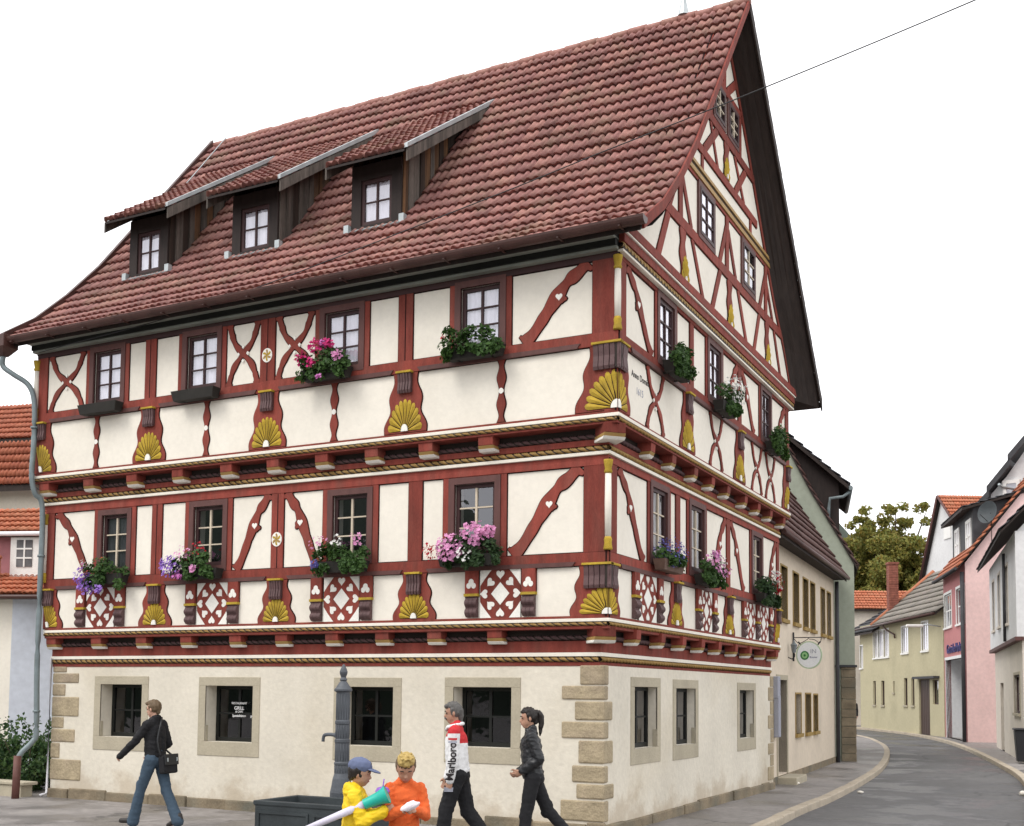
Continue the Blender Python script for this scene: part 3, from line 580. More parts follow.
def leaf_console(F, u, z0, z1):
    zm = z0 + (z1 - z0) * .52; o = beam(F, rect(u - .11, u + .11, zm, z1), 'console', house, .055, .008); bm = bmesh.new()
    for du, dz, r in ((-.042, .0, .04), (.042, .0, .04), (0, .055, .045)): slab(bm, F, [(u + du + r * math.cos(t), zm + .12 + dz + r * 1.1 * math.sin(t)) for t in [6.2832 * i / 12 for i in range(12)]], .04, .062 + .001 * du * 20)
    obj('leaf_carving', bm, 'carving_white', o); bm = bmesh.new(); slab(bm, F, rect(u - .12, u + .12, zm - .04, zm), 0, .075); obj('console_cap', bm, 'carving_yellow', o)
    bm = bmesh.new(); N = 14
    prof = [(.03 + .05 * abs(math.sin(2.2 * math.pi * i / N)) + .02 * i / N, z0 + .02 + (zm - .042 - z0 - .02) * i / N) for i in range(N + 1)]
    for x0, x1 in ((u - .10, u - .035), (u - .03, u + .03), (u + .035, u + .10)):
        pr = prof + [(0, prof[-1][1]), (0, prof[0][1])]; va = [bm.verts.new(F.P(x0, z, q)) for q, z in pr]; vb = [bm.verts.new(F.P(x1, z, q)) for q, z in pr]; m = len(pr); bm.faces.new(va); bm.faces.new(vb[::-1])
        for k in range(m): bm.faces.new((va[k], vb[k], vb[(k + 1) % m], va[(k + 1) % m]))
    obj('scroll', bm, 'carving_plum', o)
def rosette(F, u, z):
    bm = bmesh.new(); N = 24; slab(bm, F, [(u + .105 * math.cos(6.2832 * i / N), z + .12 * math.sin(6.2832 * i / N)) for i in range(N)], 0, .036, 0)
    for k in range(6):
        a = k * math.pi / 3; slab(bm, F, [(u, z)] + [(u + .09 * math.cos(a + t * .5) * (.5 + t * .5), z + .10 * math.sin(a + t * .5) * (.5 + t * .5)) for t in (0, .5, 1)] + [(u + .082 * math.cos(a + .75), z + .092 * math.sin(a + .75))], 0, .042, 1 + k % 2)
    obj('rosette', bm, ['carving_white', 'carving_yellow', 'rope_yellow'], house)
def column(x, y, z0, z1):
    bm = bmesh.new(); h = z1 - z0
    lathe(bm, [(.062, 0), (.066, .02), (.052, .10), (.06, .15), (.045, .19)], (x, y, z0), 14, 1); lathe(bm, [(.045, .18), (.049, h * .5), (.044, h - .2)], (x, y, z0), 14, 0); lathe(bm, [(.047, h - .2), (.062, h - .17), (.048, h - .13), (.06, h - .07), (.068, h - .02), (.068, h)], (x, y, z0), 14, 1)
    obj('column', bm, ['plaster_white', 'carving_yellow'], house, smooth=True)

# storey 1: front
for u0, u1 in ((LX1, .225),): rail(F1, u0, u1, 3.87, 4.055, .032); rail(F1, u0, u1, 5.315, 5.40, .031)
post(F1, LX1, -11.0, 4.06, 5.33); post(F1, -8.54, -8.30, 4.06, 5.33); post(F1, -5.85, -5.60, 4.06, 5.33); post(F1, -3.15, -2.90, 4.06, 5.33); post(F1, -.16, .225, 4.06, 5.33, .026)
post(F1, .02, .225, 3.13, 3.9, .026); stripe(F1, -5.72, 4.06, 5.3); stripe(F1, -8.42, 4.06, 5.3)
for a, b, *_ in W1f: post(F1, a - .10, a - .003, 4.06, 5.33, .022); post(F1, b + .003, b + .10, 4.06, 5.33, .022); rail(F1, a - .0, b + .0, 5.292, 5.33, .02)
big_brace(F1, (-10.02, 4.07), (-10.9, 5.32)); big_brace(F1, (-6.6, 4.07), (-5.92, 5.32)); big_brace(F1, (-4.88, 4.07), (-5.53, 5.32)); big_brace(F1, (-1.32, 4.07), (-.24, 5.32), w0=.18)
for u in (-8.41, -5.71, -3.02): fan_post(F1, u, 3.145, 3.86, .27, .39)
fan_board(F1, -11.1, 3.145, 3.86, clipL=LX1 + .01); fan(F1, -11.1, 3.165, .27, .46, 0, 118, 8); console(F1, -11.08, 3.56, 3.88, .24)
fan_board(F1, .17, 3.145, 3.86, 1.06, .78, clipR=.222); fan(F1, .222, 3.165, .44, .40, 90, 180, 7); console(F1, .07, 3.53, 3.90, .43, .09)
for a, b in ((-10.23, -9.25), (-7.57, -6.62), (-4.88, -3.91), (-1.99, -1.03)):
    leaf_console(F1, a, 3.14, 3.86); leaf_console(F1, b, 3.14, 3.86); hearts_panel(F1, a + .14, b - .14, 3.145, 3.868)
rosette(F1, -5.725, 4.54); column(.215, -.215, 4.08, 5.38); column(LX1 - .0, -.235, 4.0, 5.3)
lower_rail_moulding(F1, [(-10.9, -8.62), (-8.2, -5.92), (-5.5, -3.23), (-2.8, -.28)], 3.862, 3.925)
# storey 1: gable side
lower_rail_moulding(G1, [(.2, 2.55), (2.9, 5.6), (5.92, 9.2)], 3.862, 3.925); lower_rail_moulding(G2, [(0, 2.46), (2.85, 5.54), (5.88, 9.2)], 6.978, 7.045)
lower_rail_moulding(F2, [(-10.95, -8.66), (-8.22, -6.02), (-5.58, -3.31), (-2.87, -.12)], 6.978, 7.045)
rail(G1, -.222, YB, 3.87, 4.055, .032); rail(G1, -.2, YB, 5.345, 5.40, .031)
post(G1, -.2, .10, 4.06, 5.36, .025); post(G1, 2.72, 2.93, 4.06, 5.36); post(G1, 5.62, 5.84, 4.06, 5.36); post(G1, 9.36, YB, 4.06, 5.36)
for a, b, *_ in W1g: post(G1, a - .09, a - .003, 4.06, 5.36, .022); post(G1, b + .003, b + .09, 4.06, 5.36, .022)
big_brace(G1, (1.22, 4.07), (.22, 5.34)); big_brace(G1, (4.72, 4.07), (5.56, 5.34)); big_brace(G1, (6.8, 4.07), (5.9, 5.34)); big_brace(G1, (8.55, 4.07), (9.3, 5.34))
fan_board(G1, -.17, 3.145, 3.86, .8, .6, clipL=-.222); fan(G1, -.222, 3.165, .36, .40, 0, 90, 6); console(G1, -.11, 3.532, 3.898, .34, .088)
for u in (2.73, 5.76): fan_post(G1, u, 3.145, 3.86, .27, .39)
fan_board(G1, 9.4, 3.145, 3.86, clipR=YB); fan(G1, 9.42, 3.165, .28, .46, 55, 180, 8); console(G1, 9.42, 3.56, 3.88, .24)
for a, b in ((.86, 1.91), (3.89, 4.81), (6.75, 7.72), (7.72, 8.75)):
    leaf_console(G1, a, 3.14, 3.86) if a != 7.72 else None; leaf_console(G1, b, 3.14, 3.86); hearts_panel(G1, a + .14, b - .14, 3.145, 3.868)
# storey 2: front
rail(F2, LX2, .455, 6.985, 7.17, .032); beam(F2, rect(LX2, .455, 8.235, 8.33), 'rail', house, .031, m='sash_dark')
post(F2, LX2, -11.06, 7.17, 8.26); post(F2, -8.58, -8.33, 7.17, 8.26); post(F2, -5.98, -5.68, 7.17, 8.26); post(F2, -3.24, -2.98, 7.17, 8.26); post(F2, .06, .455, 7.17, 8.26, .026); post(F2, .25, .455, 6.03, 7.0, .026)
stripe(F2, -5.83, 7.18, 8.24); stripe(F2, -3.11, 7.18, 8.24); stripe(F2, -8.46, 7.18, 8.24)
for a, b, *_ in W2f: post(F2, a - .09, a - .003, 7.17, 8.26, .022); post(F2, b + .003, b + .09, 7.17, 8.26, .022)
x_brace(F2, -11.04, -10.06, 7.17, 8.24); x_brace(F2, -6.72, -5.99, 7.17, 8.24); x_brace(F2, -5.67, -4.87, 7.17, 8.24); big_brace(F2, (-1.05, 7.18), (-.02, 8.24), w0=.18)
for u in (-8.44, -5.80, -3.09): fan_post(F2, u, 6.04, 6.98, .31, .50)
fan_board(F2, -11.15, 6.04, 6.98, clipL=LX2 + .01); fan(F2, -11.16, 6.06, .30, .52, 0, 118, 8); console(F2, -11.18, 6.66, 7.0, .26)
fan_board(F2, .40, 6.04, 6.98, 1.2, .74, clipR=.452); fan(F2, .452, 6.06, .50, .55, 90, 180, 7); console(F2, .30, 6.62, 7.02, .43, .09)
for u in (-9.74, -7.13, -4.45, -1.41): baluster(F2, u, 6.04, 6.98)
rosette(F2, -5.83, 7.61); column(.445, -.445, 7.18, 8.26); column(LX2, -.465, 7.1, 8.2)
# storey 2: gable side
rail(G2, -.43, YB, 6.985, 7.17, .032); rail(G2, -.43, YB, 8.24, 8.31, .031)
post(G2, -.43, -.14, 7.17, 8.27, .025); post(G2, 2.76, 2.95, 7.17, 8.27); post(G2, 5.62, 5.84, 7.17, 8.27); post(G2, 9.28, YB, 7.17, 8.27)
for a, b, *_ in W2g: post(G2, a - .08, a - .003, 7.17, 8.27, .022); post(G2, b + .003, b + .08, 7.17, 8.27, .022)
big_brace(G2, (.95, 7.18), (-.06, 8.24)); big_brace(G2, (4.85, 7.18), (5.58, 8.24)); big_brace(G2, (6.75, 7.18), (5.88, 8.24)); big_brace(G2, (8.4, 7.18), (9.22, 8.24))
fan_board(G2, -.40, 6.04, 6.98, .85, .6, clipL=-.452); fan(G2, -.452, 6.06, .36, .55, 0, 90, 6); console(G2, -.34, 6.612, 7.018, .34, .088)
for u in (2.65, 5.71): fan_post(G2, u, 6.04, 6.98, .3, .5)
fan_board(G2, 9.35, 6.04, 6.98, clipR=YB); fan(G2, 9.4, 6.06, .28, .5, 55, 180, 8); console(G2, 9.4, 6.66, 7.0, .24)
for u in (1.12, 4.25, 6.95, 8.0): x_brace(G2, u - .42, u + .42, 6.04, 6.98, .085)
text_mesh('Anno Domini', .135, G2, .50, 6.71, .003, 'lettering_black', house); text_mesh('1615', .15, G2, .47, 6.49, .003, 'lettering_grey', house)

# eave: dark cove along the front, painted cornice along the gable
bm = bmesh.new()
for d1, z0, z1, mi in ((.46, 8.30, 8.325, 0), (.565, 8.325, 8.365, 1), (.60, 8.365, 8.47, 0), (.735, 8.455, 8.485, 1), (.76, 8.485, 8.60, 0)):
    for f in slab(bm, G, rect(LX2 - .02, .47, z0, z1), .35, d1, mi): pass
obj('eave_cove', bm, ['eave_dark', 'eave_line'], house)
def gband(d0, d1, z0, z1, m, a=-.47, b=9.7): bm = bmesh.new(); slab(bm, GG, rect(a, b, z0, z1), d0, d1); obj('moulding', bm, m, house, bevel=.005)
gband(.38, .468, 8.305, 8.34, 'plaster_white'); gband(.38, .462, 8.345, 8.40, 'recess_dark'); rope((.49, -.48, 8.405), (.49, 9.7, 8.405), .05, 'rope_moulding', house); gband(.38, .485, 8.445, 8.57, 'timber_red'); gband(.38, .512, 8.57, 8.60, 'plaster_white', b=9.75); gband(.38, .524, 8.60, 8.74, 'timber_red', a=-.5, b=9.72)

# attic gable
inner = [(9.62, 8.53), (8.9, 9.5), (8.07, 10.3), (6.26, 12.58), (5.41, 13.6), (4.6, 14.5)]
front_in = [(4.0, 13.82), (1.5, 10.52), (.73, 9.65), (0, 8.94), (-.43, 8.62)]
bm = bmesh.new(); poly = [(-.43, 8.6)] + inner + front_in[:-1]; bm.faces.new([bm.verts.new(GA.P(u, z)) for u, z in poly]); obj('wall', bm, 'plaster_white', house, recalc=False)
bm = bmesh.new(); FB2 = Fr((LX2, 0, 0), R(90)); bm.faces.new([bm.verts.new(FB2.P(u, z)) for u, z in poly][::-1]); obj('wall', bm, 'plaster_white', house, recalc=False)
def strut(a, b, w=.16, w2=None, wavy=0):
    w2 = w2 or w; beam(GA, ribbon([a, ((a[0] + b[0]) / 2, (a[1] + b[1]) / 2), b], lambda t: (w + (w2 - w) * t) * (1 + wavy * math.sin(t * 14)), 8), 'brace', house, .021, .010)
rail(GA, .95, 8.85, 9.62, 9.80); rail(GA, 2.75, 6.75, 11.32, 11.47); rail(GA, 3.3, 6.55, 12.14, 12.30); rail(GA, 4.2, 5.6, 13.05, 13.17)
bm = bmesh.new(); slab(bm, GA, rect(2.15, 7.75, 10.82, 10.9), -.01, .045, 0); slab(bm, GA, rect(2.15, 7.75, 10.9, 10.96), -.01, .03, 1); slab(bm, GA, rect(2.1, 7.7, 10.96, 11.02), -.01, .055, 0); obj('moulding', bm, ['rope_yellow', 'rope_dark'], house)
rail(GA, 2.15, 7.8, 10.76, 10.82, .02)
strut((1.0, 8.74), (1.5, 9.63), .17); strut((3.31, 8.74), (2.68, 9.63), .12); strut((3.77, 8.74), (4.28, 9.63), .15); strut((6.0, 8.74), (5.4, 9.63), .13); strut((6.5, 8.74), (6.93, 9.63), .14); strut((8.62, 8.74), (8.06, 9.63), .12)
for u, uu in ((2.2, 2.3), (4.85, 4.9), (7.5, 7.57)):
    beam(GA, ribbon([(uu, 8.74), (u, 9.2), (u, 9.63)], lambda t: .30 + .06 * math.sin(t * 16) - .06 * t, 10), 'post', house, .025); fan(GA, uu, 8.76, .19, .44, 0, 180, 7, .03)
for u, zt in ((2.09, 10.75), (4.70, 10.78), (7.42, 10.78)): beam(GA, rect(u - .09, u + .09, 9.8, zt), 'post', house, .025)
strut((1.55, 9.79), (2.0, 10.5), .15); strut((2.65, 9.79), (2.2, 10.5), .13); strut((4.25, 9.79), (4.66, 10.55), .14); strut((5.27, 9.79), (4.78, 10.55), .13); strut((6.95, 9.79), (7.38, 10.55), .14); strut((7.97, 9.79), (7.48, 10.45), .12)
strut((3.35, 11.46), (4.12, 12.15), .16); strut((4.15, 11.46), (3.72, 12.15), .10); strut((5.25, 11.46), (5.95, 12.15), .16); strut((5.85, 11.46), (5.2, 12.15), .10)
strut((3.25, 11.0), (3.25, 11.33), .12); strut((6.3, 11.0), (6.3, 11.33), .12)
beam(GA, ribbon([(4.67, 11.46), (4.67, 11.8), (4.68, 12.15)], lambda t: .26 + .05 * math.sin(t * 16), 10), 'post', house, .025); fan(GA, 4.67, 11.48, .17, .40, 0, 180, 7, .03)
strut((4.58, 13.16), (4.6, 14.2), .16); strut((4.75, 13.16), (5.35, 13.62), .15); strut((4.45, 13.16), (3.95, 13.6), .15)
strut((3.75, 12.3), (3.72, 13.3), .13); strut((5.6, 12.3), (5.6, 13.1), .12)
beam(GA, ribbon(front_in[:4], lambda t: .18, 6), 'rafter', house, .023)
beam(GA, ribbon([(9.5, 8.75), (8.85, 9.55), (8.0, 10.35), (6.2, 12.6), (5.35, 13.6), (4.65, 14.4)], lambda t: .14, 6), 'rafter', house, .023)
window(GA, (2.98, 3.92, 9.78, 10.78), house, cas=.09, sash=.05, barm='sash_dark', inset=0, base=.03, back=.022, cur=None, glass='glass_sky')
window(GA, (5.62, 6.58, 9.78, 10.76), house, cas=.09, sash=.05, sashm='sash_dark', barm='sash_cream', inset=0, base=.03, back=.022, cur=None, glass='glass')
for u in (3.86, 4.73): window(GA, (u, u + .72, 12.30, 13.05), house, cas=.07, sash=.05, sashm='sash_dark', barm='sash_cream', rows=3, inset=0, base=.03, back=.022, cur=None, glass='glass')
bm = bmesh.new(); slab(bm, GA, rect(3.104, 3.796, 9.9, 10.66), .004, .013); obj('blind', bm, 'curtain', house)

# roof
RP = [(-.83, 8.53), (0, 9.12), (.73, 9.82), (1.5, 10.67), (4.6, 14.70)]
roof = tile_roof('roof', RP, -11.95, .95, house, 'tile_red', x0b=-11.75)
RPB = [(10.45, 8.61), (4.6, 14.70)]; tile_roof('roof', RPB, -11.72, .95, house, 'tile_red')
bm = bmesh.new()
for i in range(38):
    x = -11.72 + i * .334; tube(bm, [(x, 4.6, 14.70 + .012 * math.sin(i * 2.1)), (x + .36, 4.6, 14.715 + .012 * math.sin(i * 2.1))], [.088, .072], 12)
obj('ridge_tile', bm, 'tile_red', house)
bm = bmesh.new(); lathe(bm, [(.12, 0), (.10, .05), (.03, .4), (.006, .75)], (-.28, 4.6, 14.76), 10); obj('finial', bm, 'zinc', house)
# verge boards, soffit of the gable overhang
bm = bmesh.new()
for (y0, z0), (y1, z1) in zip(RP, RP[1:]):
    v = [bm.verts.new(c) for c in ((.955, y0, z0 - .12), (.99, y0, z0 - .12), (.99, y0, z0 + .05), (.955, y0, z0 + .05), (.955, y1, z1 - .12), (.99, y1, z1 - .12), (.99, y1, z1 + .05), (.955, y1, z1 + .05))]
    for q in ((0, 1, 2, 3), (7, 6, 5, 4), (0, 4, 5, 1), (1, 5, 6, 2), (2, 6, 7, 3), (3, 7, 4, 0)): bm.faces.new([v[k] for k in q])
obj('verge', bm, 'timber_red', house)
bm = bmesh.new(); TT = [0]
for a, b in zip(RP, RP[1:]): TT.append(TT[-1] + math.hypot(b[0] - a[0], b[1] - a[1]))
pr_ = None
for (y0, z0), t in zip(RP, TT):
    x = -11.95 + .20 * t / TT[-1]; cur = [bm.verts.new((x + dx, y0 - .06, z0 + dz)) for dx, dz in ((-.05, -.14), (.03, -.14), (.03, .13), (-.05, .13))]
    if pr_:
        for k in range(4): bm.faces.new((pr_[k], pr_[(k + 1) % 4], cur[(k + 1) % 4], cur[k]))
    else: bm.faces.new(cur[::-1])
    pr_ = cur
bm.faces.new(pr_); obj('verge', bm, 'gutter_brown', house)
bm = bmesh.new(); L = (Vector((0, 4.6, 14.70)) - Vector((0, 10.45, 8.61))); nseg = 18
for k in range(nseg):
    a, b = Vector((.97, 10.45, 8.61)) + L * (k / nseg), Vector((.97, 10.45, 8.61)) + L * ((k + 1) / nseg); hh = .11 + rng.uniform(-.01, .01)
    v = [bm.verts.new(p + Vector((dx, 0, dz))) for p, dx, dz in ((a, 0, -.2), (a, .03, -.2), (a, .03, .06), (a, 0, .06), (b, 0, -.2), (b, .03, -.2), (b, .03, .03), (b, 0, .03))]
    for q in ((0, 1, 2, 3), (7, 6, 5, 4), (0, 4, 5, 1), (1, 5, 6, 2), (2, 6, 7, 3), (3, 7, 4, 0)): bm.faces.new([v[i] for i in q])
obj('verge', bm, 'soffit_wood', house)
def soffit(inn, outf):
    bm = bmesh.new(); ns = 5; rowsv = []
    for u, z in inn:
        o = outf(u, z); rowsv.append([bm.verts.new(Vector((.515, u, z)).lerp(Vector((.955, *o)), t / ns) + Vector((0, 0, .012 * (t % 2)))) for t in range(ns + 1)])
    for a, b in zip(rowsv, rowsv[1:]):
        for t in range(ns): bm.faces.new((a[t], a[t + 1], b[t + 1], b[t]))
    obj('soffit', bm, 'soffit_wood', house)
def outb(u, z):
    t = (u - 4.6) / (9.62 - 4.6); return (4.6 + t * 5.83, 14.56 - t * 6.09)
soffit(inner, outb)
soffit([(y, z) for y, z in front_in], lambda u, z: (u, z - .02))
bm = bmesh.new(); v = [bm.verts.new(c) for c in ((.51, 9.62, 8.53), (.96, 10.43, 8.47), (.96, 10.43, 8.60), (.51, 9.66, 8.66))]; bm.faces.new(v); bm.faces.new([bm.verts.new(c) for c in ((.51, 9.62, 8.53), (-11.6, 9.62, 8.53), (-11.6, 10.43, 8.47), (.96, 10.43, 8.47))]); obj('soffit', bm, 'soffit_wood', house)
# gutter, hopper, downpipe
bm = bmesh.new(); N = 10; sec = [(-.93 + .095 * math.cos(math.pi + math.pi * i / N), 8.545 + .11 * math.sin(math.pi + math.pi * i / N)) for i in range(N + 1)]; sec += [(-.93 + .083 * math.cos(-math.pi * i / N), 8.549 + .098 * math.sin(-math.pi * i / N)) for i in range(N + 1)]
va = [bm.verts.new((-11.75, y, z)) for y, z in sec]; vb = [bm.verts.new((1.04, y, z)) for y, z in sec]; m = len(sec)
for k in range(m): bm.faces.new((va[k], vb[k], vb[(k + 1) % m], va[(k + 1) % m]))
bm.faces.new([bm.verts.new((1.04, y, z)) for y, z in sec[:N + 1]]); bm.faces.new([bm.verts.new((-11.75, y, z)) for y, z in sec[:N + 1]])
for i in range(14): x = -11.4 + i * .93; box(bm, (x, -.93, 8.435), (.03, .2, .012))
obj('gutter', bm, 'gutter_brown', house)
bm = bmesh.new(); c = Vector((-11.74, -.9, 8.47))
for z, sx, sy in ((.14, .19, .16), (-.10, .19, .16), (-.24, .08, .07)): pass
r4 = [[bm.verts.new(c + Vector((dx * sx, dy * sy, z))) for dx, dy in ((-1, -1), (1, -1), (1, 1), (-1, 1))] for z, sx, sy in ((.13, .20, .17), (-.10, .20, .17), (-.25, .075, .065))]
for a, b in zip(r4, r4[1:]):
    for k in range(4): bm.faces.new((a[k], a[(k + 1) % 4], b[(k + 1) % 4], b[k]))
bm.faces.new(r4[0]); bm.faces.new(r4[-1][::-1]); obj('rain_hopper', bm, 'gutter_brown', house, bevel=.012)
bm = bmesh.new(); tube(bm, [(-11.9, -.9, 8.47), (-12.7, -.9, 8.44)], .075, 10); obj('gutter', bm, 'gutter_brown', house)
bm = bmesh.new(); tube(bm, spline([(-11.74, -.9, 8.26), (-11.76, -.88, 8.05), (-11.60, -.78, 7.90), (-11.36, -.62, 7.70), (-11.27, -.55, 7.35), (-11.26, -.54, 6.6), (-11.26, -.56, 6.0), (-11.22, -.50, 5.66), (-11.18, -.36, 5.4), (-11.20, -.33, 4.0), (-11.20, -.33, 2.4), (-11.19, -.30, 1.25), (-11.22, -.34, 1.05), (-11.32, -.5, .84), (-11.35, -.56, .7)], 6), .05, 10)
for z, x, y in ((6.9, -11.26, -.54), (4.5, -11.20, -.33), (1.6, -11.195, -.31)): tube(bm, [(x, y, z - .02), (x, y, z + .02)], .07, 10)
obj('downpipe', bm, 'pipe_grey', house)
bm = bmesh.new(); tube(bm, [(-11.35, -.56, .78), (-11.35, -.58, -.05)], .07, 10); obj('downpipe', bm, 'pipe_rust', house)
bm = bmesh.new(); tube(bm, [(LX0 - .03, -.05, 2.6), (LX0 - .03, -.05, .08), (LX0 - .1, -.15, .03)], .025, 8); obj('cable_conduit', bm, 'curtain', house)

# dormers
def dormer(x0, x1):
    xe0, xe1 = x0 - .27, x1 + .34; y0 = 1.0; d = empty('dormer'); d.parent = house; FD = Fr((0, y0, 0)); zt = 11.30
    bm = bmesh.new(); slab(bm, FD, rect(x0, x0 + .2, 10.12, zt), -.1, .03); slab(bm, FD, rect(x1 - .2, x1, 10.12, zt), -.1, .03); slab(bm, FD, rect(x0 + .2, x1 - .2, 11.02, zt), -.1, .028); slab(bm, FD, rect(x0 + .2, x1 - .2, 10.12, 10.2), -.1, .032)
    obj('dormer_front', bm, 'dormer_wood', d)
    window(FD, (x0 + .2, x1 - .2, 10.2, 11.02), d, cas=0, sash=.06, sashm='sash_dark', barm='sash_dark', rows=2, inset=.02, cur='full', glass='glass_sky', back=.3)
    for xs, sg in ((x1, 1), (x0, -1)):                 # weathered cheek boards, both sides
        bm = bmesh.new(); y = y0 + .02; k = 0
        while y < 3.35:
            wd = rng.uniform(.13, .2); ym = y + wd
            zr = lambda q: 10.64 - .55 + (q - 1.0) * 1.3 + .02; zf = lambda q: 11.05 + (q - .55) * .725
            if zr(y) < zf(ym) - .02:
                th = .02 + .012 * (k % 2) + rng.uniform(0, .006); v = [bm.verts.new((xs + sg * e, q, z)) for e in (0, th) for q, z in ((y, zr(y) - .1), (ym - .008, zr(ym) - .1), (ym - .008, zf(ym)), (y, zf(y)))]
                mi_ = rng.randrange(3)
                for q in ((0, 1, 2, 3), (7, 6, 5, 4), (0, 4, 5, 1), (1, 5, 6, 2), (2, 6, 7, 3), (3, 7, 4, 0)): bm.faces.new([v[i] for i in q]).material_index = mi_
            y = ym; k += 1
        obj('cheek', bm, ['weathered_wood', 'weathered_dark', 'weathered_grey'], d)
    tile_roof('dormer_roof', [(.55, 11.20), (3.58, 13.40)], xe0, xe1, d, 'tile_red', course=.30, thick=.06, under='dormer_wood')
    for xs in (xe1, xe0 - .03):
        bm = bmesh.new(); v = [bm.verts.new((xs + e, q, z)) for e in (0, .035) for q, z in ((.58, 10.98), (.58, 11.19), (3.62, 13.40), (3.62, 13.24))]
        for q in ((0, 1, 2, 3), (7, 6, 5, 4), (0, 4, 5, 1), (1, 5, 6, 2), (2, 6, 7, 3), (3, 7, 4, 0)): bm.faces.new([v[i] for i in q])
        obj('bargeboard', bm, 'weathered_grey', d)
    bm = bmesh.new()
    for xs in (xe1,):
        v = [bm.verts.new((xs + e, q, z)) for e in (-.02, .045) for q, z in ((.55, 11.20), (.55, 11.275), (3.64, 13.52), (3.64, 13.43))]
        for q in ((0, 1, 2, 3), (7, 6, 5, 4), (0, 4, 5, 1), (1, 5, 6, 2), (2, 6, 7, 3), (3, 7, 4, 0)): bm.faces.new([v[i] for i in q])
    box(bm, ((x0 + x1) / 2, .94, 10.12), (x1 - x0 + .16, .12, .025), 0, 0, R(35)); box(bm, (x0 - .05, .93, 10.16), (.10, .1, .14)); box(bm, (x1 + .05, .95, 10.18), (.10, .1, .14))
    obj('flashing', bm, 'zinc', d)
for a, b in ((-5.2, -4.16), (-7.92, -6.85), (-10.54, -9.54)): dormer(a, b)
# lightning conductor down the roof near the left verge
bm = bmesh.new(); tube(bm, [(-11.35, y - .05, z + .11) for y, z in ((4.6, 14.70), (3.2, 12.88))], .012, 6); obj('lightning_conductor', bm, 'zinc', house)

# ------------------------------------------------------------------ ground, road, pavements
def sheet(name, pts, z, m, kind='structure'):
    bm = bmesh.new(); bm.faces.new([bm.verts.new((x, y, z)) for x, y in pts])
    o = obj(name, bm, m, recalc=False); return tag(o, kind=kind)
def prism(name, pts, z0, z1, m):
    bm = bmesh.new(); a = [bm.verts.new((x, y, z0)) for x, y in pts]; b = [bm.verts.new((x, y, z1)) for x, y in pts]; n = len(pts)
    bm.faces.new(b); bm.faces.new(a[::-1])
    for i in range(n): bm.faces.new((a[i], a[(i + 1) % n], b[(i + 1) % n], b[i]))
    return tag(obj(name, bm, m), kind='structure')
KL = spline([(3.6, -60), (2.1, -18), (1.80, -4), (1.69, 2.5), (1.55, 5.66), (1.51, 8.45), (1.28, 12.96), (.86, 18.3), (.11, 24.4), (-.96, 31.1), (-2.2, 36.8), (-4.3, 44), (-10, 58), (-18, 70)], 5)
KR = spline([(8.6, -60), (6.6, -18), (5.9, -4), (5.45, 4), (5.0, 12), (4.55, 17), (3.95, 21), (2.86, 27.2), (1.54, 34.1), (-.37, 42.3), (-3.4, 51.6), (-7.5, 59.6), (-14, 72)], 5)
sheet('ground', [(-600, -600), (600, -600), (600, 700), (-600, 700)], -.16, 'ground_earth')
sheet('road', [(x - .1, y) for x, y in KL] + [(x + .1, y) for x, y in KR[::-1]], -.12, 'asphalt')
prism('pavement', KL + [(-60, 70), (-60, -60)], -.3, 0, 'paving'); prism('pavement', KR + [(40, 72), (40, -60)], -.3, 0, 'paving')
def kerb(line, side):
    bm = bmesh.new(); w_ = .17
    for (x0, y0), (x1, y1) in zip(line, line[1:]):
        t = Vector((x1 - x0, y1 - y0)); L = t.length; t.normalize(); n = Vector((-t.y, t.x)) * side; k = max(1, round(L / 1.0))
        for i in range(k):
            a, b = Vector((x0, y0)) + t * (L * i / k + .006), Vector((x0, y0)) + t * (L * (i + 1) / k - .006); zt = .012 + rng.uniform(-.006, .006)
            q = [a - n * .03, b - n * .03, b + n * w_, a + n * w_]; lo = [bm.verts.new((*p, -.2)) for p in q]; hi = [bm.verts.new((*p, zt)) for p in q]
            bm.faces.new(hi)
            for j in range(4): bm.faces.new((lo[j], lo[(j + 1) % 4], hi[(j + 1) % 4], hi[j]))
    tag(obj('kerb', bm, 'kerb_stone', bevel=.02), kind='structure')
kerb([p for p in KL if -30 < p[1] < 66], 1); kerb([p for p in KR if -30 < p[1] < 66], -1)

def litter(label, loc, sz, m):
    t = empty('paper_scrap', loc, 0, label, 'litter'); bm = bmesh.new(); bmesh.ops.create_icosphere(bm, subdivisions=2, radius=1, matrix=Matrix.Diagonal((sz, sz * .7, sz * .45, 1)))
    for v in bm.verts: v.co += v.co * .35 * mnoise.noise(v.co * 30); v.co.z += sz * .4
    obj('scrap', bm, m, t)
litter('small white wrapper lying on the road beside the left kerb', (1.66, 10.9, -.12), .07, 'plaster_white'); litter('crumpled white paper on the road at the right edge', (4.9, 12.3, -.12), .13, 'plaster_white'); litter('white scrap on the pavement by the door step of the cream house', (.22, 11.0, 0), .08, 'plaster_white')
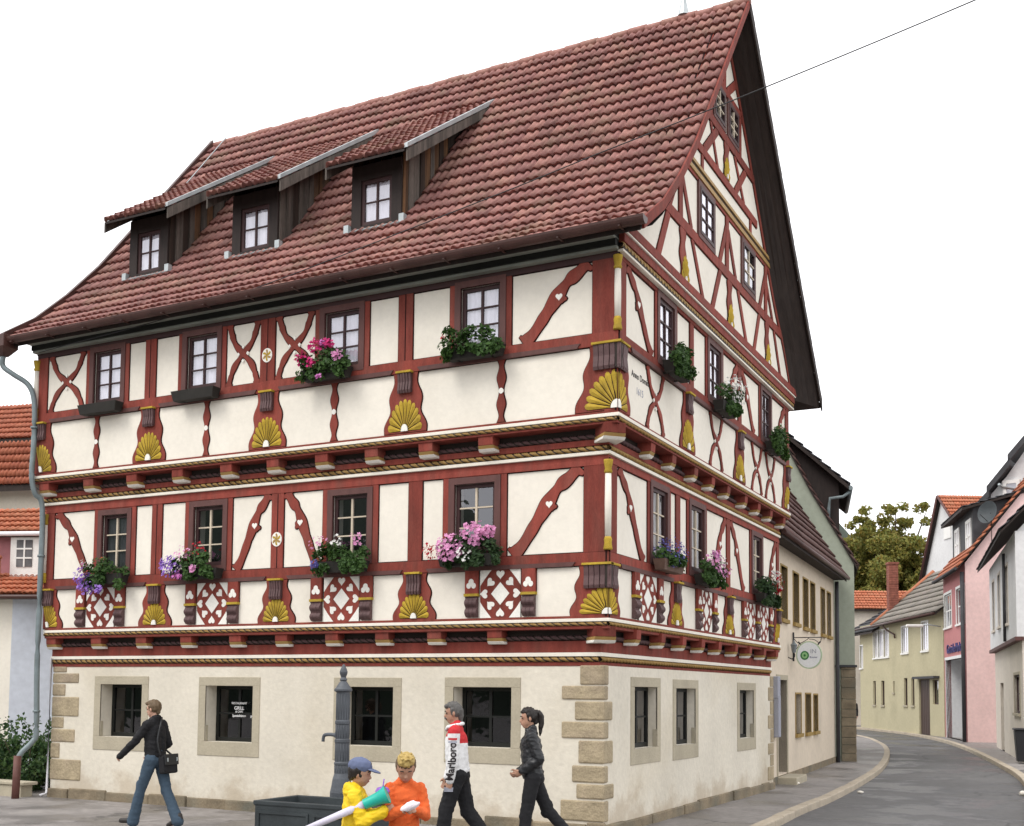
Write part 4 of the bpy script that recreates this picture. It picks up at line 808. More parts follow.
# ------------------------------------------------------------------ neighbouring houses
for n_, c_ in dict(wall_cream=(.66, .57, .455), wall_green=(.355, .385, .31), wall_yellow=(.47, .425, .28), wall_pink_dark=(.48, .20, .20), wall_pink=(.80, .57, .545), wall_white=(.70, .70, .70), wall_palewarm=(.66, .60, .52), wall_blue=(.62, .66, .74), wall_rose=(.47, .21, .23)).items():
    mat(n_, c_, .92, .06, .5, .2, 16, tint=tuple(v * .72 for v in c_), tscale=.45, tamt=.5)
mat('ochre', (.30, .20, .065), .8, .1); mat('door_dark', (.055, .03, .022), .6, .2, stretch=(4, 4, .5)); mat('door_grey', (.30, .31, .36), .6, .08); mat('sign_white', (.78, .80, .82), .45, .03); mat('sign_green', (.03, .18, .05), .5); mat('sign_green_light', (.30, .55, .25), .5); mat('sign_rim', (.45, .55, .38), .5); mat('brick', (.24, .085, .06), .9, .25, 5, .4, 20); mat('slate', (.05, .05, .055), .7, .2, 3); mat('dish', (.16, .18, .19), .5)
def street_house(name, A, B, label, H, depth, holes, m, cat='house', ang=None, gl=None, gr=None):
    """walls of a house whose facade runs from A to B; u along it, d towards the street"""
    A, B = Vector(A), Vector(B); L = (B - A).length; an = math.atan2(B.y - A.y, B.x - A.x)
    r = empty(name, (A.x, A.y, 0), an, label, cat); F = Fr(); walls(F, 0, L, -.1, H, holes, .24, 'wall', m, r)
    walls(Fr((L, 0, 0), R(90)), 0, depth, -.1, H, [], .1, 'wall', gr or m, r); walls(Fr((0, depth, 0), R(-90)), 0, depth, -.1, H, [], .1, 'wall', gl or m, r); walls(Fr((L, depth, 0), R(180)), 0, L, -.1, H, [], .1, 'wall', m, r)
    return r, F, L
def swin(F, w, r, frame='sash_white', sur=None, cols=2, rows=2, cur='net', glass='glass', inset=.12, sash=.06, sill=True, sw=.09, bar=.03):
    u0, u1, z0, z1 = w
    o = window(F, (u0, u1, z0, z1), r, cas=0, sash=sash, sashm=frame, barm=frame, cols=cols, rows=rows, inset=inset, cur=cur, glass=glass, back=.15, bar=bar)
    if sur:
        bm = bmesh.new()
        for q in (rect(u0 - sw, u1 + sw, z1, z1 + sw), rect(u0 - sw, u0, z0, z1), rect(u1, u1 + sw, z0, z1)): slab(bm, F, q, -.2, .018)
        obj('window_surround', bm, sur, r)
    if sill: bm = bmesh.new(); slab(bm, F, rect(u0 - sw - .02, u1 + sw + .02, z0 - .09, z0), -.1, .07); obj('window_sill', bm, sur or 'frame_stone', r)
def gables(r, L, H, yr, zr, y0, y1, m):
    for u, nme in ((0, 'gable'), (L, 'gable')):
        bm = bmesh.new(); bm.faces.new([bm.verts.new(c) for c in ((u, y0, H), (u, y1, H), (u, yr, zr))][::(1 if u else -1)]); obj(nme, bm, m, r, recalc=False)
def hgutter(r, u0, u1, y, z, m='gutter_brown', rad=.07): bm = bmesh.new(); tube(bm, [(u0, y, z), (u1, y, z)], rad, 8); obj('gutter', bm, m, r)
def hpipe(r, pts, m='pipe_grey', rad=.05): bm = bmesh.new(); tube(bm, pts, rad, 8); obj('downpipe', bm, m, r)

# cream house next door, with the hanging sign
up = [(1.85, 2.65, 3.83, 5.08), (3.5, 4.3, 3.83, 5.08), (5.0, 5.78, 3.8, 5.07), (6.2, 6.95, 3.8, 5.07), (8.05, 8.8, 3.78, 5.07), (9.25, 9.98, 3.78, 5.06)]
lo = [(3.75, 4.55, 1.06, 2.05), (5.25, 6.1, 1.05, 2.05), (6.6, 7.3, 1.05, 2.03)]
door = (1.36, 2.5, .2, 2.38)
r, F, L = street_house('cream_townhouse', (-.1, 9.62), (-.79, 20.35), 'low cream house with narrow ochre windows, directly beyond the timbered house', 5.76, 6.2, up + lo + [door], 'wall_cream')
for x in up + lo: swin(F, x, r, 'ochre', 'ochre', 2, 2, 'net' if x[2] > 3 else None, 'glass_dim', sw=.045, inset=.2)
bm = bmesh.new()
for q in (rect(1.22, 1.36, .1, 2.5), rect(2.5, 2.64, .1, 2.5), rect(1.36, 2.5, 2.38, 2.5)): slab(bm, F, q, -.24, .02)
obj('door_surround', bm, 'frame_stone', r); bm = bmesh.new(); slab(bm, F, rect(1.36, 2.5, .18, 2.38), -.26, -.2)
for i in range(2):
    for j in range(3): slab(bm, F, rect(1.44 + i * .54, 1.9 + i * .54, .3 + j * .68, .86 + j * .68), -.21, -.18)
dr = obj('door', bm, 'door_dark', r); bm = bmesh.new(); box(bm, F.P(2.36, 1.2, -.16), (.03, .05, .12)); obj('handle', bm, 'zinc', dr)
bm = bmesh.new(); box(bm, (1.93, -.2, .06), (1.4, .5, .2)); obj('door_step', bm, 'frame_stone', r, bevel=.02)
bm = bmesh.new(); box(bm, (.95, -.06, 2.2), (.3, .12, .5)); box(bm, (.95, -.07, 1.55), (.26, .12, .95)); obj('meter_box', bm, 'door_grey', r, bevel=.02)
bm = bmesh.new(); slab(bm, F, rect(-.02, L, -.1, .17), -.05, .03); obj('plinth', bm, 'plinth_stone', r)
tile_roof('roof', [(-.38, 5.62), (2.9, 10.9)], -.1, L + .05, r, 'tile_dark', course=.36, wave=.02); tile_roof('roof', [(6.4, 5.62), (3.0, 10.6)], -.1, L + .05, r, 'tile_dark'); gables(r, L, 5.76, 3.0, 10.4, 0, 6.2, 'wall_cream')
hgutter(r, -.1, L + .02, -.43, 5.6, 'gutter_brown', .06); bm = bmesh.new(); slab(bm, F, rect(-.1, L, 5.55, 5.63), -.02, .3); obj('eave_board', bm, 'soffit_wood', r)
hpipe(r, [(L - .1, -.1, 5.5), (L - .1, -.1, 0)], 'slate', .06)
bm = bmesh.new(); v = [bm.verts.new(c) for c in ((L + .04, -.38, 5.7), (L + .12, -.38, 5.7), (L + .12, 2.9, 11.02), (L + .04, 2.9, 11.02))]; bm.faces.new(v); bmesh.ops.solidify(bm, geom=bm.faces[:], thickness=.08); obj('verge', bm, 'zinc', r)
# wrought bracket and sign
sg = empty('hanging_sign', (-.26, 12.95, 0), 0, 'round white shop sign with a green emblem on an iron bracket', 'sign')
bm = bmesh.new(); tube(bm, [(-.02, 0, 3.57), (-.02, 0, 2.86)], .022, 8); tube(bm, [(-.02, 0, 3.44), (.66, 0, 3.44)], .012, 6); tube(bm, spline([(.0, 0, 3.40), (.12, 0, 3.30), (.3, 0, 3.38), (.36, 0, 3.44)], 5), .009, 6); tube(bm, spline([(.36, 0, 3.40), (.5, 0, 3.38), (.62, 0, 3.30), (.66, 0, 3.44)], 5), .009, 6)
tube(bm, [(.10, 0, 3.34), (.17, 0, 3.24)], .018, 6); tube(bm, [(.63, 0, 3.34), (.56, 0, 3.24)], .018, 6); tube(bm, spline([(0, 0, 3.1), (.08, 0, 3.2), (.12, 0, 3.3)], 5), .008, 6); obj('bracket', bm, 'iron_black', sg)
FS = Fr((.36, 0, 3.01), 0); ell = lambda a, b, n=32: [(a * math.cos(6.2832 * i / n), b * math.sin(6.2832 * i / n)) for i in range(n)]
bm = bmesh.new(); slab(bm, FS, ell(.315, .34), -.03, .03); obj('rim', bm, 'sign_rim', sg); bm = bmesh.new(); slab(bm, FS, ell(.285, .31), -.034, .034); pl = obj('sign_panel', bm, 'sign_white', sg)
bm = bmesh.new(); slab(bm, FS, [(-.10 + p[0], p[1] - .01) for p in ell(.105, .11)], .03, .038); slab(bm, FS, [(-.10 + p[0], p[1] - .01) for p in ell(.07, .075)], .03, .041, 1); slab(bm, FS, [(-.10 + p[0], p[1] - .01) for p in ell(.03, .033, 6)], .03, .044, 0); obj('emblem', bm, ['sign_green', 'sign_green_light'], pl)
text_mesh('IN', .15, FS, .11, .085, .036, 'lettering_grey', pl, 'lettering'); text_mesh('Bremer', .062, FS, .115, -.055, .036, 'lettering_blue', pl, 'lettering')
lm = empty('wall_lantern', (-.28, 12.4, 0), 0, 'small iron lantern on a wall arm beside the round sign', 'lamp')
bm = bmesh.new(); tube(bm, spline([(-.02, 0, 2.95), (.1, 0, 2.9), (.16, 0, 2.98), (.14, 0, 3.05)], 5), .014, 6); obj('arm', bm, 'iron_black', lm); bm = bmesh.new(); lathe(bm, [(.045, 3.05), (.075, 3.22), (.09, 3.23), (.03, 3.30), (.008, 3.36)], (.14, 0, 0), 6); obj('lamp_head', bm, 'dish', lm)

# green house: gable towards us, dormer over the street
gh = empty('green_gabled_house', (-.32, 21.1, 0), R(90 + 12.5), 'tall green rendered house with a bare gable and dark dormer beyond the cream house', 'house'); F = Fr()
# local: u runs away from us along the street, y inwards (left)
GP = [(0, -.1), (0, 6.15), (.32, 6.75), (1.33, 8.55), (2.1, 10.1), (4.6, 14.6), (7.1, 9.9), (9.2, 5.9), (9.2, -.1)]
for u in (0, 10):
    bm = bmesh.new(); bm.faces.new([bm.verts.new((u, y, z)) for y, z in GP][::(-1 if u == 0 else 1)]); obj('gable', bm, 'wall_green', gh, recalc=False)
walls(F, 0, 10, -.1, 6.15, [], .2, 'wall', 'wall_green', gh)
tile_roof('roof', [(-.1, 6.05), (.32, 6.82), (1.33, 8.62), (2.1, 10.17), (4.6, 14.7)], -.10, 10.2, gh, 'tile_dark', wave=.015); tile_roof('roof', [(9.5, 5.55), (4.6, 14.7)], -.2, 10.2, gh, 'tile_dark', wave=.015)
bm = bmesh.new(); P_ = [(.42, 6.95), (.42, 8.7), (2.1, 10.3), (2.1, 10.1), (1.33, 8.55)]; a = [bm.verts.new((.25, y, z)) for y, z in P_]; b = [bm.verts.new((4.5, y, z)) for y, z in P_]; bm.faces.new(a); bm.faces.new(b[::-1])
for i in range(len(P_)): bm.faces.new((a[i], a[(i + 1) % 5], b[(i + 1) % 5], b[i]))
dm = obj('dormer', bm, 'dormer_wood', gh); tile_roof('dormer_roof', [(.12, 8.6), (2.4, 10.68)], -.12, 4.8, dm, 'slate', wave=.012, thick=.16)
bm = bmesh.new(); tube(bm, [(-.1, .08, 8.5), (4.8, .08, 8.5)], .075, 8); tube(bm, [(.1, .1, 8.42), (.1, .3, 8.26), (.1, .7, 8.22), (.12, .74, 7.9), (.14, .74, 7.5)], .05, 8); obj('gutter', bm, 'pipe_grey', gh)
bm = bmesh.new()
z = -.1
while z < 2.85:
    h = rng.uniform(.22, .36); slab(bm, Fr((-.02, .42, 0), R(-90)), rect(0, .44, z, min(z + h - .012, 2.9)), -.2, .02 + rng.uniform(0, .02)); z += h
obj('stone_pier', bm, 'plinth_stone', gh, bevel=.012)
bm = bmesh.new(); slab(bm, Fr((-.02, .5, 0), R(-90)), rect(-.1, .56, 2.9, 2.97), -.2, .08); obj('cornice', bm, 'slate', gh)

# yellow house closing the bend
yw = [(0, .66, 3.75, 5.15), (3.2, 4.1, 4.3, 5.9), (4.25, 5.3, 4.3, 5.9), (5.45, 6.5, 4.3, 5.9), (9.1, 10.3, 4.4, 5.85), (12.7, 13.8, 4.4, 5.9)]
yl = [(3.0, 3.6, 1.45, 2.9), (4.8, 5.5, 1.45, 2.9), (7.3, 7.6, 2.2, 2.85), (9.4, 10.05, 1.5, 3.0), (10.75, 11.3, 1.5, 3.0), (14.4, 15.3, 1.6, 2.85)]
yd = (12.1, 13.9, 0, 2.9)
r, F, L = street_house('yellow_house', (-7.2, 60), (-.5, 45.3), 'long yellow house with a grey tiled roof closing the bend of the street', 6.4, 6.5, yw + yl + [yd], 'wall_yellow')
for x in yw: swin(F, x, r, 'sash_white', 'sash_white', 2, 1, 'full', 'glass_sky', sw=.08, inset=.08)
for x in yl: swin(F, x, r, 'sash_dark', None, 1, 1, None, 'glass_dim', sw=.05, sill=x[0] < 12)
bm = bmesh.new(); slab(bm, F, rect(yd[0], yd[1], -.05, 2.9), -.2, -.1)
for i in range(6): slab(bm, F, rect(yd[0] + .04 + i * .3, yd[0] + .3 + i * .3, 0, 2.85), -.11, -.08)
obj('door', bm, 'door_dark', r); bm = bmesh.new(); slab(bm, F, rect(11.9, 15.5, 2.92, 3.04), -.02, .3); obj('canopy', bm, 'slate', r)
tile_roof('roof', [(-.45, 6.2), (3.25, 9.4)], 4.6, L + .3, r, 'tile_grey', course=.55, tw=.5, wave=.02, lift=.07); tile_roof('roof', [(6.9, 6.2), (3.25, 9.4)], 4.6, L + .3, r, 'tile_grey', course=.55, tw=.5)
tile_roof('roof', [(-.45, 5.9), (3.25, 8.2)], -3.2, 4.6, r, 'slate', course=.5, tw=.5, wave=.01); tile_roof('roof', [(6.9, 5.9), (3.25, 8.2)], -3.2, 4.6, r, 'slate', course=.5, tw=.5, wave=.01)
bm = bmesh.new(); bm.faces.new([bm.verts.new(c) for c in ((L, 0, 6.4), (L, 6.5, 6.4), (L, 3.25, 9.2))]); obj('gable', bm, 'wall_yellow', r, recalc=False)
bm = bmesh.new(); bm.faces.new([bm.verts.new(c) for c in ((4.7, 0, 6.2), (4.7, 6.5, 6.2), (4.7, 3.25, 9.2))][::-1]); obj('gable', bm, 'slate', r, recalc=False); bm = bmesh.new(); tube(bm, [(4.62, -.5, 6.22), (4.62, 3.25, 9.5)], .13, 6); obj('verge', bm, 'tile_orange', r)
hgutter(r, -3, L + .2, -.52, 6.15, 'gutter_brown'); hpipe(r, [(7.0, -.5, 6.1), (7.2, -.3, 5.8), (8.0, -.1, 5.5), (8.1, -.1, 5.3)], 'gutter_brown')
bm = bmesh.new(); z = 6.3
while z < 9.85: box(bm, (4.75, .75, z + .07), (.55 + rng.uniform(-.02, .02), .55, .13)); z += .14
box(bm, (4.75, .75, 9.95), (.64, .64, .12)); obj('chimney', bm, 'brick', r)
bm = bmesh.new(); tube(bm, [(12.6, 2.9, 8.9), (12.6, 2.9, 11.7)], .03, 6); tube(bm, [(13.4, 2.9, 8.9), (13.4, 2.9, 11.0)], .03, 6)
for k in range(4): tube(bm, [(11.7 + k * .1, 2.9, 11.5 - k * .55), (13.5 - k * .1, 2.9, 11.5 - k * .55)], .018, 5)
obj('aerial', bm, 'zinc', r)
ro = empty('orange_roofed_shed', (-9.6, 64.5, 0), R(24), 'low outbuilding with an orange tiled roof behind the yellow house chimney', 'outbuilding')
walls(Fr(), 0, 8, -.1, 8.0, [], .1, 'wall', 'wall_palewarm', ro); tile_roof('roof', [(-.3, 7.9), (2.5, 9.4)], -.2, 9.6, ro, 'tile_orange', tw=.4, course=.45)

# pink house
pw = [(.25, 2.35, 5.38, 7.0), (3.75, 5.85, 5.36, 7.0)]; pg = (.45, 5.75, 0, 3.78)
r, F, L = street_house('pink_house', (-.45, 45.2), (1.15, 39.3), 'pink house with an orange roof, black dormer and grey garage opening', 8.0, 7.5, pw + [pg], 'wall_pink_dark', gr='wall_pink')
for x in pw: swin(F, x, r, 'sash_white', 'sash_white', 2, 2, 'half', 'glass', sw=.12, inset=.08, bar=.06)
bm = bmesh.new(); slab(bm, F, rect(.45, 5.75, -.05, 3.7), -1.2, -1.1)
for i in range(9): slab(bm, F, rect(.5 + i * .58, 1.04 + i * .58, 0, 3.6), -1.11, -1.07)
obj('garage_door', bm, 'door_grey', r)
bm = bmesh.new(); slab(bm, F, rect(.40, .45, 0, 3.78), -1.2, .02); slab(bm, F, rect(5.75, 5.80, 0, 3.78), -1.2, .02); slab(bm, F, rect(.4, 5.8, 3.78, 3.92), -1.2, .05); obj('garage_reveal', bm, 'wall_white', r)
text_mesh('Getränke Markt', .62, F, 3.0, 4.28, .03, 'lettering_blue', r, depth=.05, sx=.98)
hpipe(r, [(L - .1, -.12, 7.6), (L - .1, -.12, 0)], 'slate', .09)
tile_roof('roof', [(-.4, 7.75), (3.75, 13.0)], -.25, L + .2, r, 'tile_orange', tw=.35, course=.4); tile_roof('roof', [(7.9, 7.75), (3.75, 13.0)], -.25, L + .2, r, 'tile_orange', tw=.35, course=.4); hgutter(r, -.3, L + .3, -.45, 7.72, 'slate')
for u in (0, L):
    bm = bmesh.new(); bm.faces.new([bm.verts.new(c) for c in ((u, 0, 8.0), (u, 7.5, 8.0), (u, 3.75, 12.8))]); obj('gable', bm, 'wall_pink', r, recalc=False)
bm = bmesh.new(); P_ = [(.4, 8.2), (.4, 10.6), (3.6, 11.2), (3.6, 10.0)]; a = [bm.verts.new((.5, y, z)) for y, z in P_]; b = [bm.verts.new((L - .2, y, z)) for y, z in P_]; bm.faces.new(a); bm.faces.new(b[::-1])
for i in range(4): bm.faces.new((a[i], a[(i + 1) % 4], b[(i + 1) % 4], b[i]))
dm = obj('dormer', bm, 'slate', r); tile_roof('dormer_roof', [(-.1, 10.5), (3.9, 11.6)], .2, L + .1, dm, 'slate', wave=.01)
FD = Fr((0, .4, 0))
for u in (1.3, 4.3):
    bm = bmesh.new()
    for q in (rect(u, u + 1.3, 9.95, 10.1), rect(u, u + 1.3, 8.45, 8.6), rect(u, u + .15, 8.6, 9.95), rect(u + 1.15, u + 1.3, 8.6, 9.95), rect(u + .58, u + .72, 8.6, 9.95), rect(u + .15, u + 1.15, 9.3, 9.4)): slab(bm, FD, q, 0, .06)
    slab(bm, FD, rect(u + .15, u + 1.15, 8.6, 9.95), 0, .02, 1); obj('dormer_window', bm, ['sash_white', 'curtain'], dm)
bm = bmesh.new(); N = 16
for k in range(4):
    pass
dd = empty('satellite_dish', (2.35, 38.2, 0), 0, 'dark grey satellite dish on the rooftop of the pink house', 'satellite dish'); bm = bmesh.new(); rings = []
qd = Vector((-.55, -.8, .15)).to_track_quat('Z', 'Y')
for k in range(5): rr = .5 * k / 4 + .001; rings.append([bm.verts.new(Vector((0, 0, 10.0)) + qd @ Vector((rr * math.cos(6.2832 * i / 20), rr * math.sin(6.2832 * i / 20), .25 * (k / 4) ** 2))) for i in range(20)])
for a, b in zip(rings, rings[1:]):
    for i in range(20): bm.faces.new((a[i], a[(i + 1) % 20], b[(i + 1) % 20], b[i]))
bmesh.ops.solidify(bm, geom=bm.faces[:], thickness=.02); obj('dish', bm, 'dish', dd); bm = bmesh.new(); tube(bm, [(0, .15, 8.5), (0, .15, 10.0), (0, 0, 10)], .03, 6); tube(bm, [(0, 0, 9.5), (-.4, -.55, 9.9)], .015, 5); obj('mast', bm, 'iron_black', dd)

# gabled house behind the pink one, tall house further right
gb = empty('gabled_house', (-2.2, 60.6, 0), R(30), 'house with an orange roof, white gable and dark bargeboard rising behind the pink house', 'house')
bm = bmesh.new(); bm.faces.new([bm.verts.new((0, y, z)) for y, z in ((-3.1, 0), (-3.1, 12.0), (0, 14.55), (2.9, 9.5), (2.9, 0))][::-1]); obj('gable', bm, 'wall_white', gb, recalc=False)
bm = bmesh.new(); bm.faces.new([bm.verts.new((u, -3.1, z)) for u, z in ((0, 0), (5, 0), (5, 12.0), (0, 12.0))]); obj('wall', bm, 'wall_white', gb, recalc=False)
tile_roof('roof', [(-3.5, 11.7), (0, 14.66)], -.25, 2.6, gb, 'tile_orange', tw=.35, course=.4); tile_roof('roof', [(3.3, 8.9), (0, 14.66)], -.25, 2.6, gb, 'tile_orange')
bm = bmesh.new()
for y1, z1 in ((3.3, 8.8), (-3.5, 11.6)): tube(bm, [(-.3, 0, 14.6), (-.3, y1, z1)], .09, 4)
obj('bargeboard', bm, 'timber_brown', gb)
bm = bmesh.new(); FGb = Fr((0, 2.9, 0), R(-90)); slab(bm, FGb, rect(3.2, 4.2, 11.8, 13.0), 0, .06); obj('window', bm, 'sash_white', gb)
th = empty('tall_pale_house', (1.5, 42.5, 0), R(-8), 'tall pale house with a stepped dark roof edge rising above the white house', 'house')
bm = bmesh.new(); FT = Fr(); poly = [(.0, 0), (8, 0), (8, 16), (2.4, 13.9), (1.25, 12.3), (.0, 10.9)]; bm.faces.new([bm.verts.new(FT.P(u, z)) for u, z in poly]); obj('gable', bm, 'wall_white', th, recalc=False)
bm = bmesh.new()
for a, b in (((-.35, 10.4), (.55, 11.35)), ((.45, 11.5), (1.5, 12.75)), ((1.4, 12.9), (3.0, 14.7))): v = [(a[0], a[1]), (b[0], b[1]), (b[0], b[1] + .35), (a[0], a[1] + .35)]; slab(bm, FT, v, -3.0, .45)
obj('roof', bm, 'slate', th)
bm = bmesh.new()
for u, z in ((.1, 10.6), (1.0, 11.9)): tube(bm, [(u, -.45, z), (u + .1, -.2, z - .1), (u + 1.0, -.05, z - .35)], .06, 6)
obj('downpipe', bm, 'zinc', th)
swin(Fr((0, -.14, 0)), (1.2, 1.75, 9.4, 12.0), th, 'sash_white', 'sash_white', 1, 2, 'half', 'glass_sky', inset=.0, sw=.1)
# white house at the right edge
ww = [(1.6, 2.6, 4.6, 6.5), (4.4, 5.4, 4.6, 6.5), (7.6, 8.8, 4.5, 6.45)]; wl = [(8.5, 10.6, 1.5, 2.75)]; wd = (2.5, 4.0, 0, 2.55)
r, F, L = street_house('white_house', (2.65, 35), (4.3, 23.5), 'pale house at the right edge with overhanging upper floor and dark eaves', 3.9, 6.5, wl + [wd], 'wall_palewarm')
FU = Fr(d0=.16); walls(FU, -.1, L + .1, 3.85, 7.2, ww, .24, 'wall', 'wall_white', r); walls(Fr((L + .1, -.16, 0), R(90)), 0, 6.6, 3.85, 7.2, [], .1, 'wall', 'wall_white', r)
walls(Fr((-.1, 6.4, 0), R(-90)), 0, 6.56, 3.85, 7.2, [], .1, 'wall', 'wall_white', r)
for x in ww: swin(FU, x, r, 'sash_white', 'wall_palewarm', 2, 1, 'full', 'glass_sky', inset=.1)
for x in wl: swin(F, x, r, 'sash_dark', 'frame_stone', 2, 2, 'net', 'glass', inset=.1)
bm = bmesh.new(); slab(bm, F, rect(wd[0], wd[1], -.05, wd[3]), -.2, -.12); slab(bm, F, rect(wd[0] + .2, wd[1] - .2, .3, 1.2), -.13, -.1); slab(bm, F, rect(wd[0] + .2, wd[1] - .2, 1.35, 2.3), -.13, -.1); obj('door', bm, 'door_dark', r)
bm = bmesh.new(); slab(bm, FU, rect(-.12, L + .12, 3.78, 3.9), -.2, .05); obj('moulding', bm, 'timber_brown', r)
tile_roof('roof', [(-.6, 7.2), (3.2, 11.2)], -.25, L + .4, r, 'slate', wave=.01, tw=.4, course=.4, thick=.10); tile_roof('roof', [(7.2, 7.1), (3.2, 11.2)], -.6, L + .4, r, 'slate', wave=.01, tw=.4, course=.4)
gables(r, L, 7.2, 3.2, 10.9, -.1, 6.5, 'wall_white'); hpipe(r, [(8.2, -.24, 6.9), (8.2, -.24, 3.9)], 'slate', .05)
wb = empty('waste_bin', (4.33, 23.3, 0), R(8), 'black wheeled bin against the pale house wall at the right edge', 'bin'); bm = bmesh.new()
r4 = [[bm.verts.new((dx * s, dy * s * 1.1, z)) for dx, dy in ((-1, -1), (1, -1), (1, 1), (-1, 1))] for z, s in ((.06, .24), (1.0, .30))]
for k in range(4): bm.faces.new((r4[0][k], r4[0][(k + 1) % 4], r4[1][(k + 1) % 4], r4[1][k]))
bm.faces.new(r4[0]); bm.faces.new(r4[1]); obj('bin_body', bm, 'iron_black', wb, bevel=.02); bm = bmesh.new(); box(bm, (0, 0, 1.04), (.66, .74, .07)); obj('lid', bm, 'iron_black', wb, bevel=.03)
sl = empty('street_lamp', (-.62, 45.3, 0), 0, 'street lamp with a long pale head on an arm beside the pink house', 'street lamp')
bm = bmesh.new(); tube(bm, [(0, 0, 5.5), (-.5, -.3, 5.58), (-.9, -.5, 5.55)], .035, 6); obj('arm', bm, 'zinc', sl); bm = bmesh.new(); box(bm, (-1.15, -.62, 5.52), (.85, .22, .14), 0, R(25)); obj('lamp_head', bm, 'sash_white', sl, bevel=.05)

# ------------------------------------------------------------------ left neighbours
lh = empty('red_roofed_house', (-27, 9.0, 0), R(14), 'house with a tall red tiled mansard roof behind the left end of the timbered house', 'house')
walls(Fr(), 0, 9, 0, 8.3, [], .1, 'wall', 'plaster_cream', lh); tile_roof('roof', [(-.5, 8.4), (.25, 10.0)], -.3, 9.4, lh, 'tile_orange2', tw=.3, course=.3, thick=.2); tile_roof('roof', [(.2, 10.05), (1.6, 11.4), (1.8, 11.6)], -.3, 9.4, lh, 'tile_orange2', tw=.3, course=.3); walls(Fr((9, 0, 0), R(90)), 0, 6, 0, 9, [], .1, 'wall', 'plaster_cream', lh)
lp = empty('rose_annex', (-20.6, 4.6, 0), R(20), 'rose walled annex with orange tiled roofs and a small white dormer window', 'house')
walls(Fr(), 0, 5.6, 0, 6.2, [], .1, 'wall', 'wall_rose', lp); walls(Fr((5.6, 0, 0), R(90)), 0, 4, 0, 6.2, [], .1, 'wall', 'wall_rose', lp)
tile_roof('roof', [(-.3, 6.05), (.9, 6.85)], -.3, 5.75, lp, 'tile_orange', tw=.3, course=.32); hgutter(lp, -.3, 5.9, -.38, 6.0, 'curtain', .06)
tile_roof('lower_roof', [(-1.3, 4.35), (.02, 5.0)], -.3, 5.9, lp, 'tile_orange', tw=.3, course=.32); hgutter(lp, -.3, 5.9, -1.36, 4.28, 'gutter_brown', .06)
bm = bmesh.new(); slab(bm, Fr(), rect(1.95, 2.75, 4.9, 6.0), -.1, .25, 0); slab(bm, Fr(), rect(2.13, 2.56, 5.15, 5.85), .2, .27, 1); slab(bm, Fr(), rect(2.33, 2.37, 5.15, 5.85), .2, .285, 0); slab(bm, Fr(), rect(2.13, 2.56, 5.36, 5.4), .2, .283, 0); slab(bm, Fr(), rect(2.13, 2.56, 5.6, 5.64), .2, .283, 0); obj('dormer_window', bm, ['sash_white', 'curtain_grey'], lp)
bm = bmesh.new(); tube(bm, [(1.72, -.5, 4.8), (1.72, -.5, 5.35)], .11, 10); tube(bm, [(1.72, -.5, 5.35), (1.72, -.5, 5.42)], [.15, .13], 10); tube(bm, [(1.72, -.5, 5.42), (1.72, -.5, 5.7)], .07, 8); obj('chimney_pot', bm, 'tile_orange', lp)
lb = empty('pale_blue_house', (-19.4, 4.0, 0), R(20), 'pale blue rendered wall of a house below the orange roofs at the far left', 'house')
walls(Fr(), -3, 1.58, -.1, 4.35, [], .1, 'wall', 'plaster_white', lb); walls(Fr((1.58, 0, 0), R(22)), 0, 5.5, -.1, 4.35, [], .1, 'wall', 'wall_blue', lb)
lw = empty('garden_wall', (-17.5, -.15, 0), R(-2), 'low grey stone garden wall in front of the shrub left of the house', 'garden wall')
bm = bmesh.new(); u = 0
while u < 6.05:
    l = min(rng.uniform(.6, 1.1), 6.1 - u); slab(bm, Fr(), rect(u, u + l - .012, -.1, .22), -.25, .01 * rng.random()); u += l
obj('wall_stones', bm, 'frame_stone', lw, bevel=.015); bm = bmesh.new(); slab(bm, Fr(), rect(-.05, 6.15, .22, .28), -.28, .04); obj('coping', bm, 'frame_stone', lw, bevel=.015)

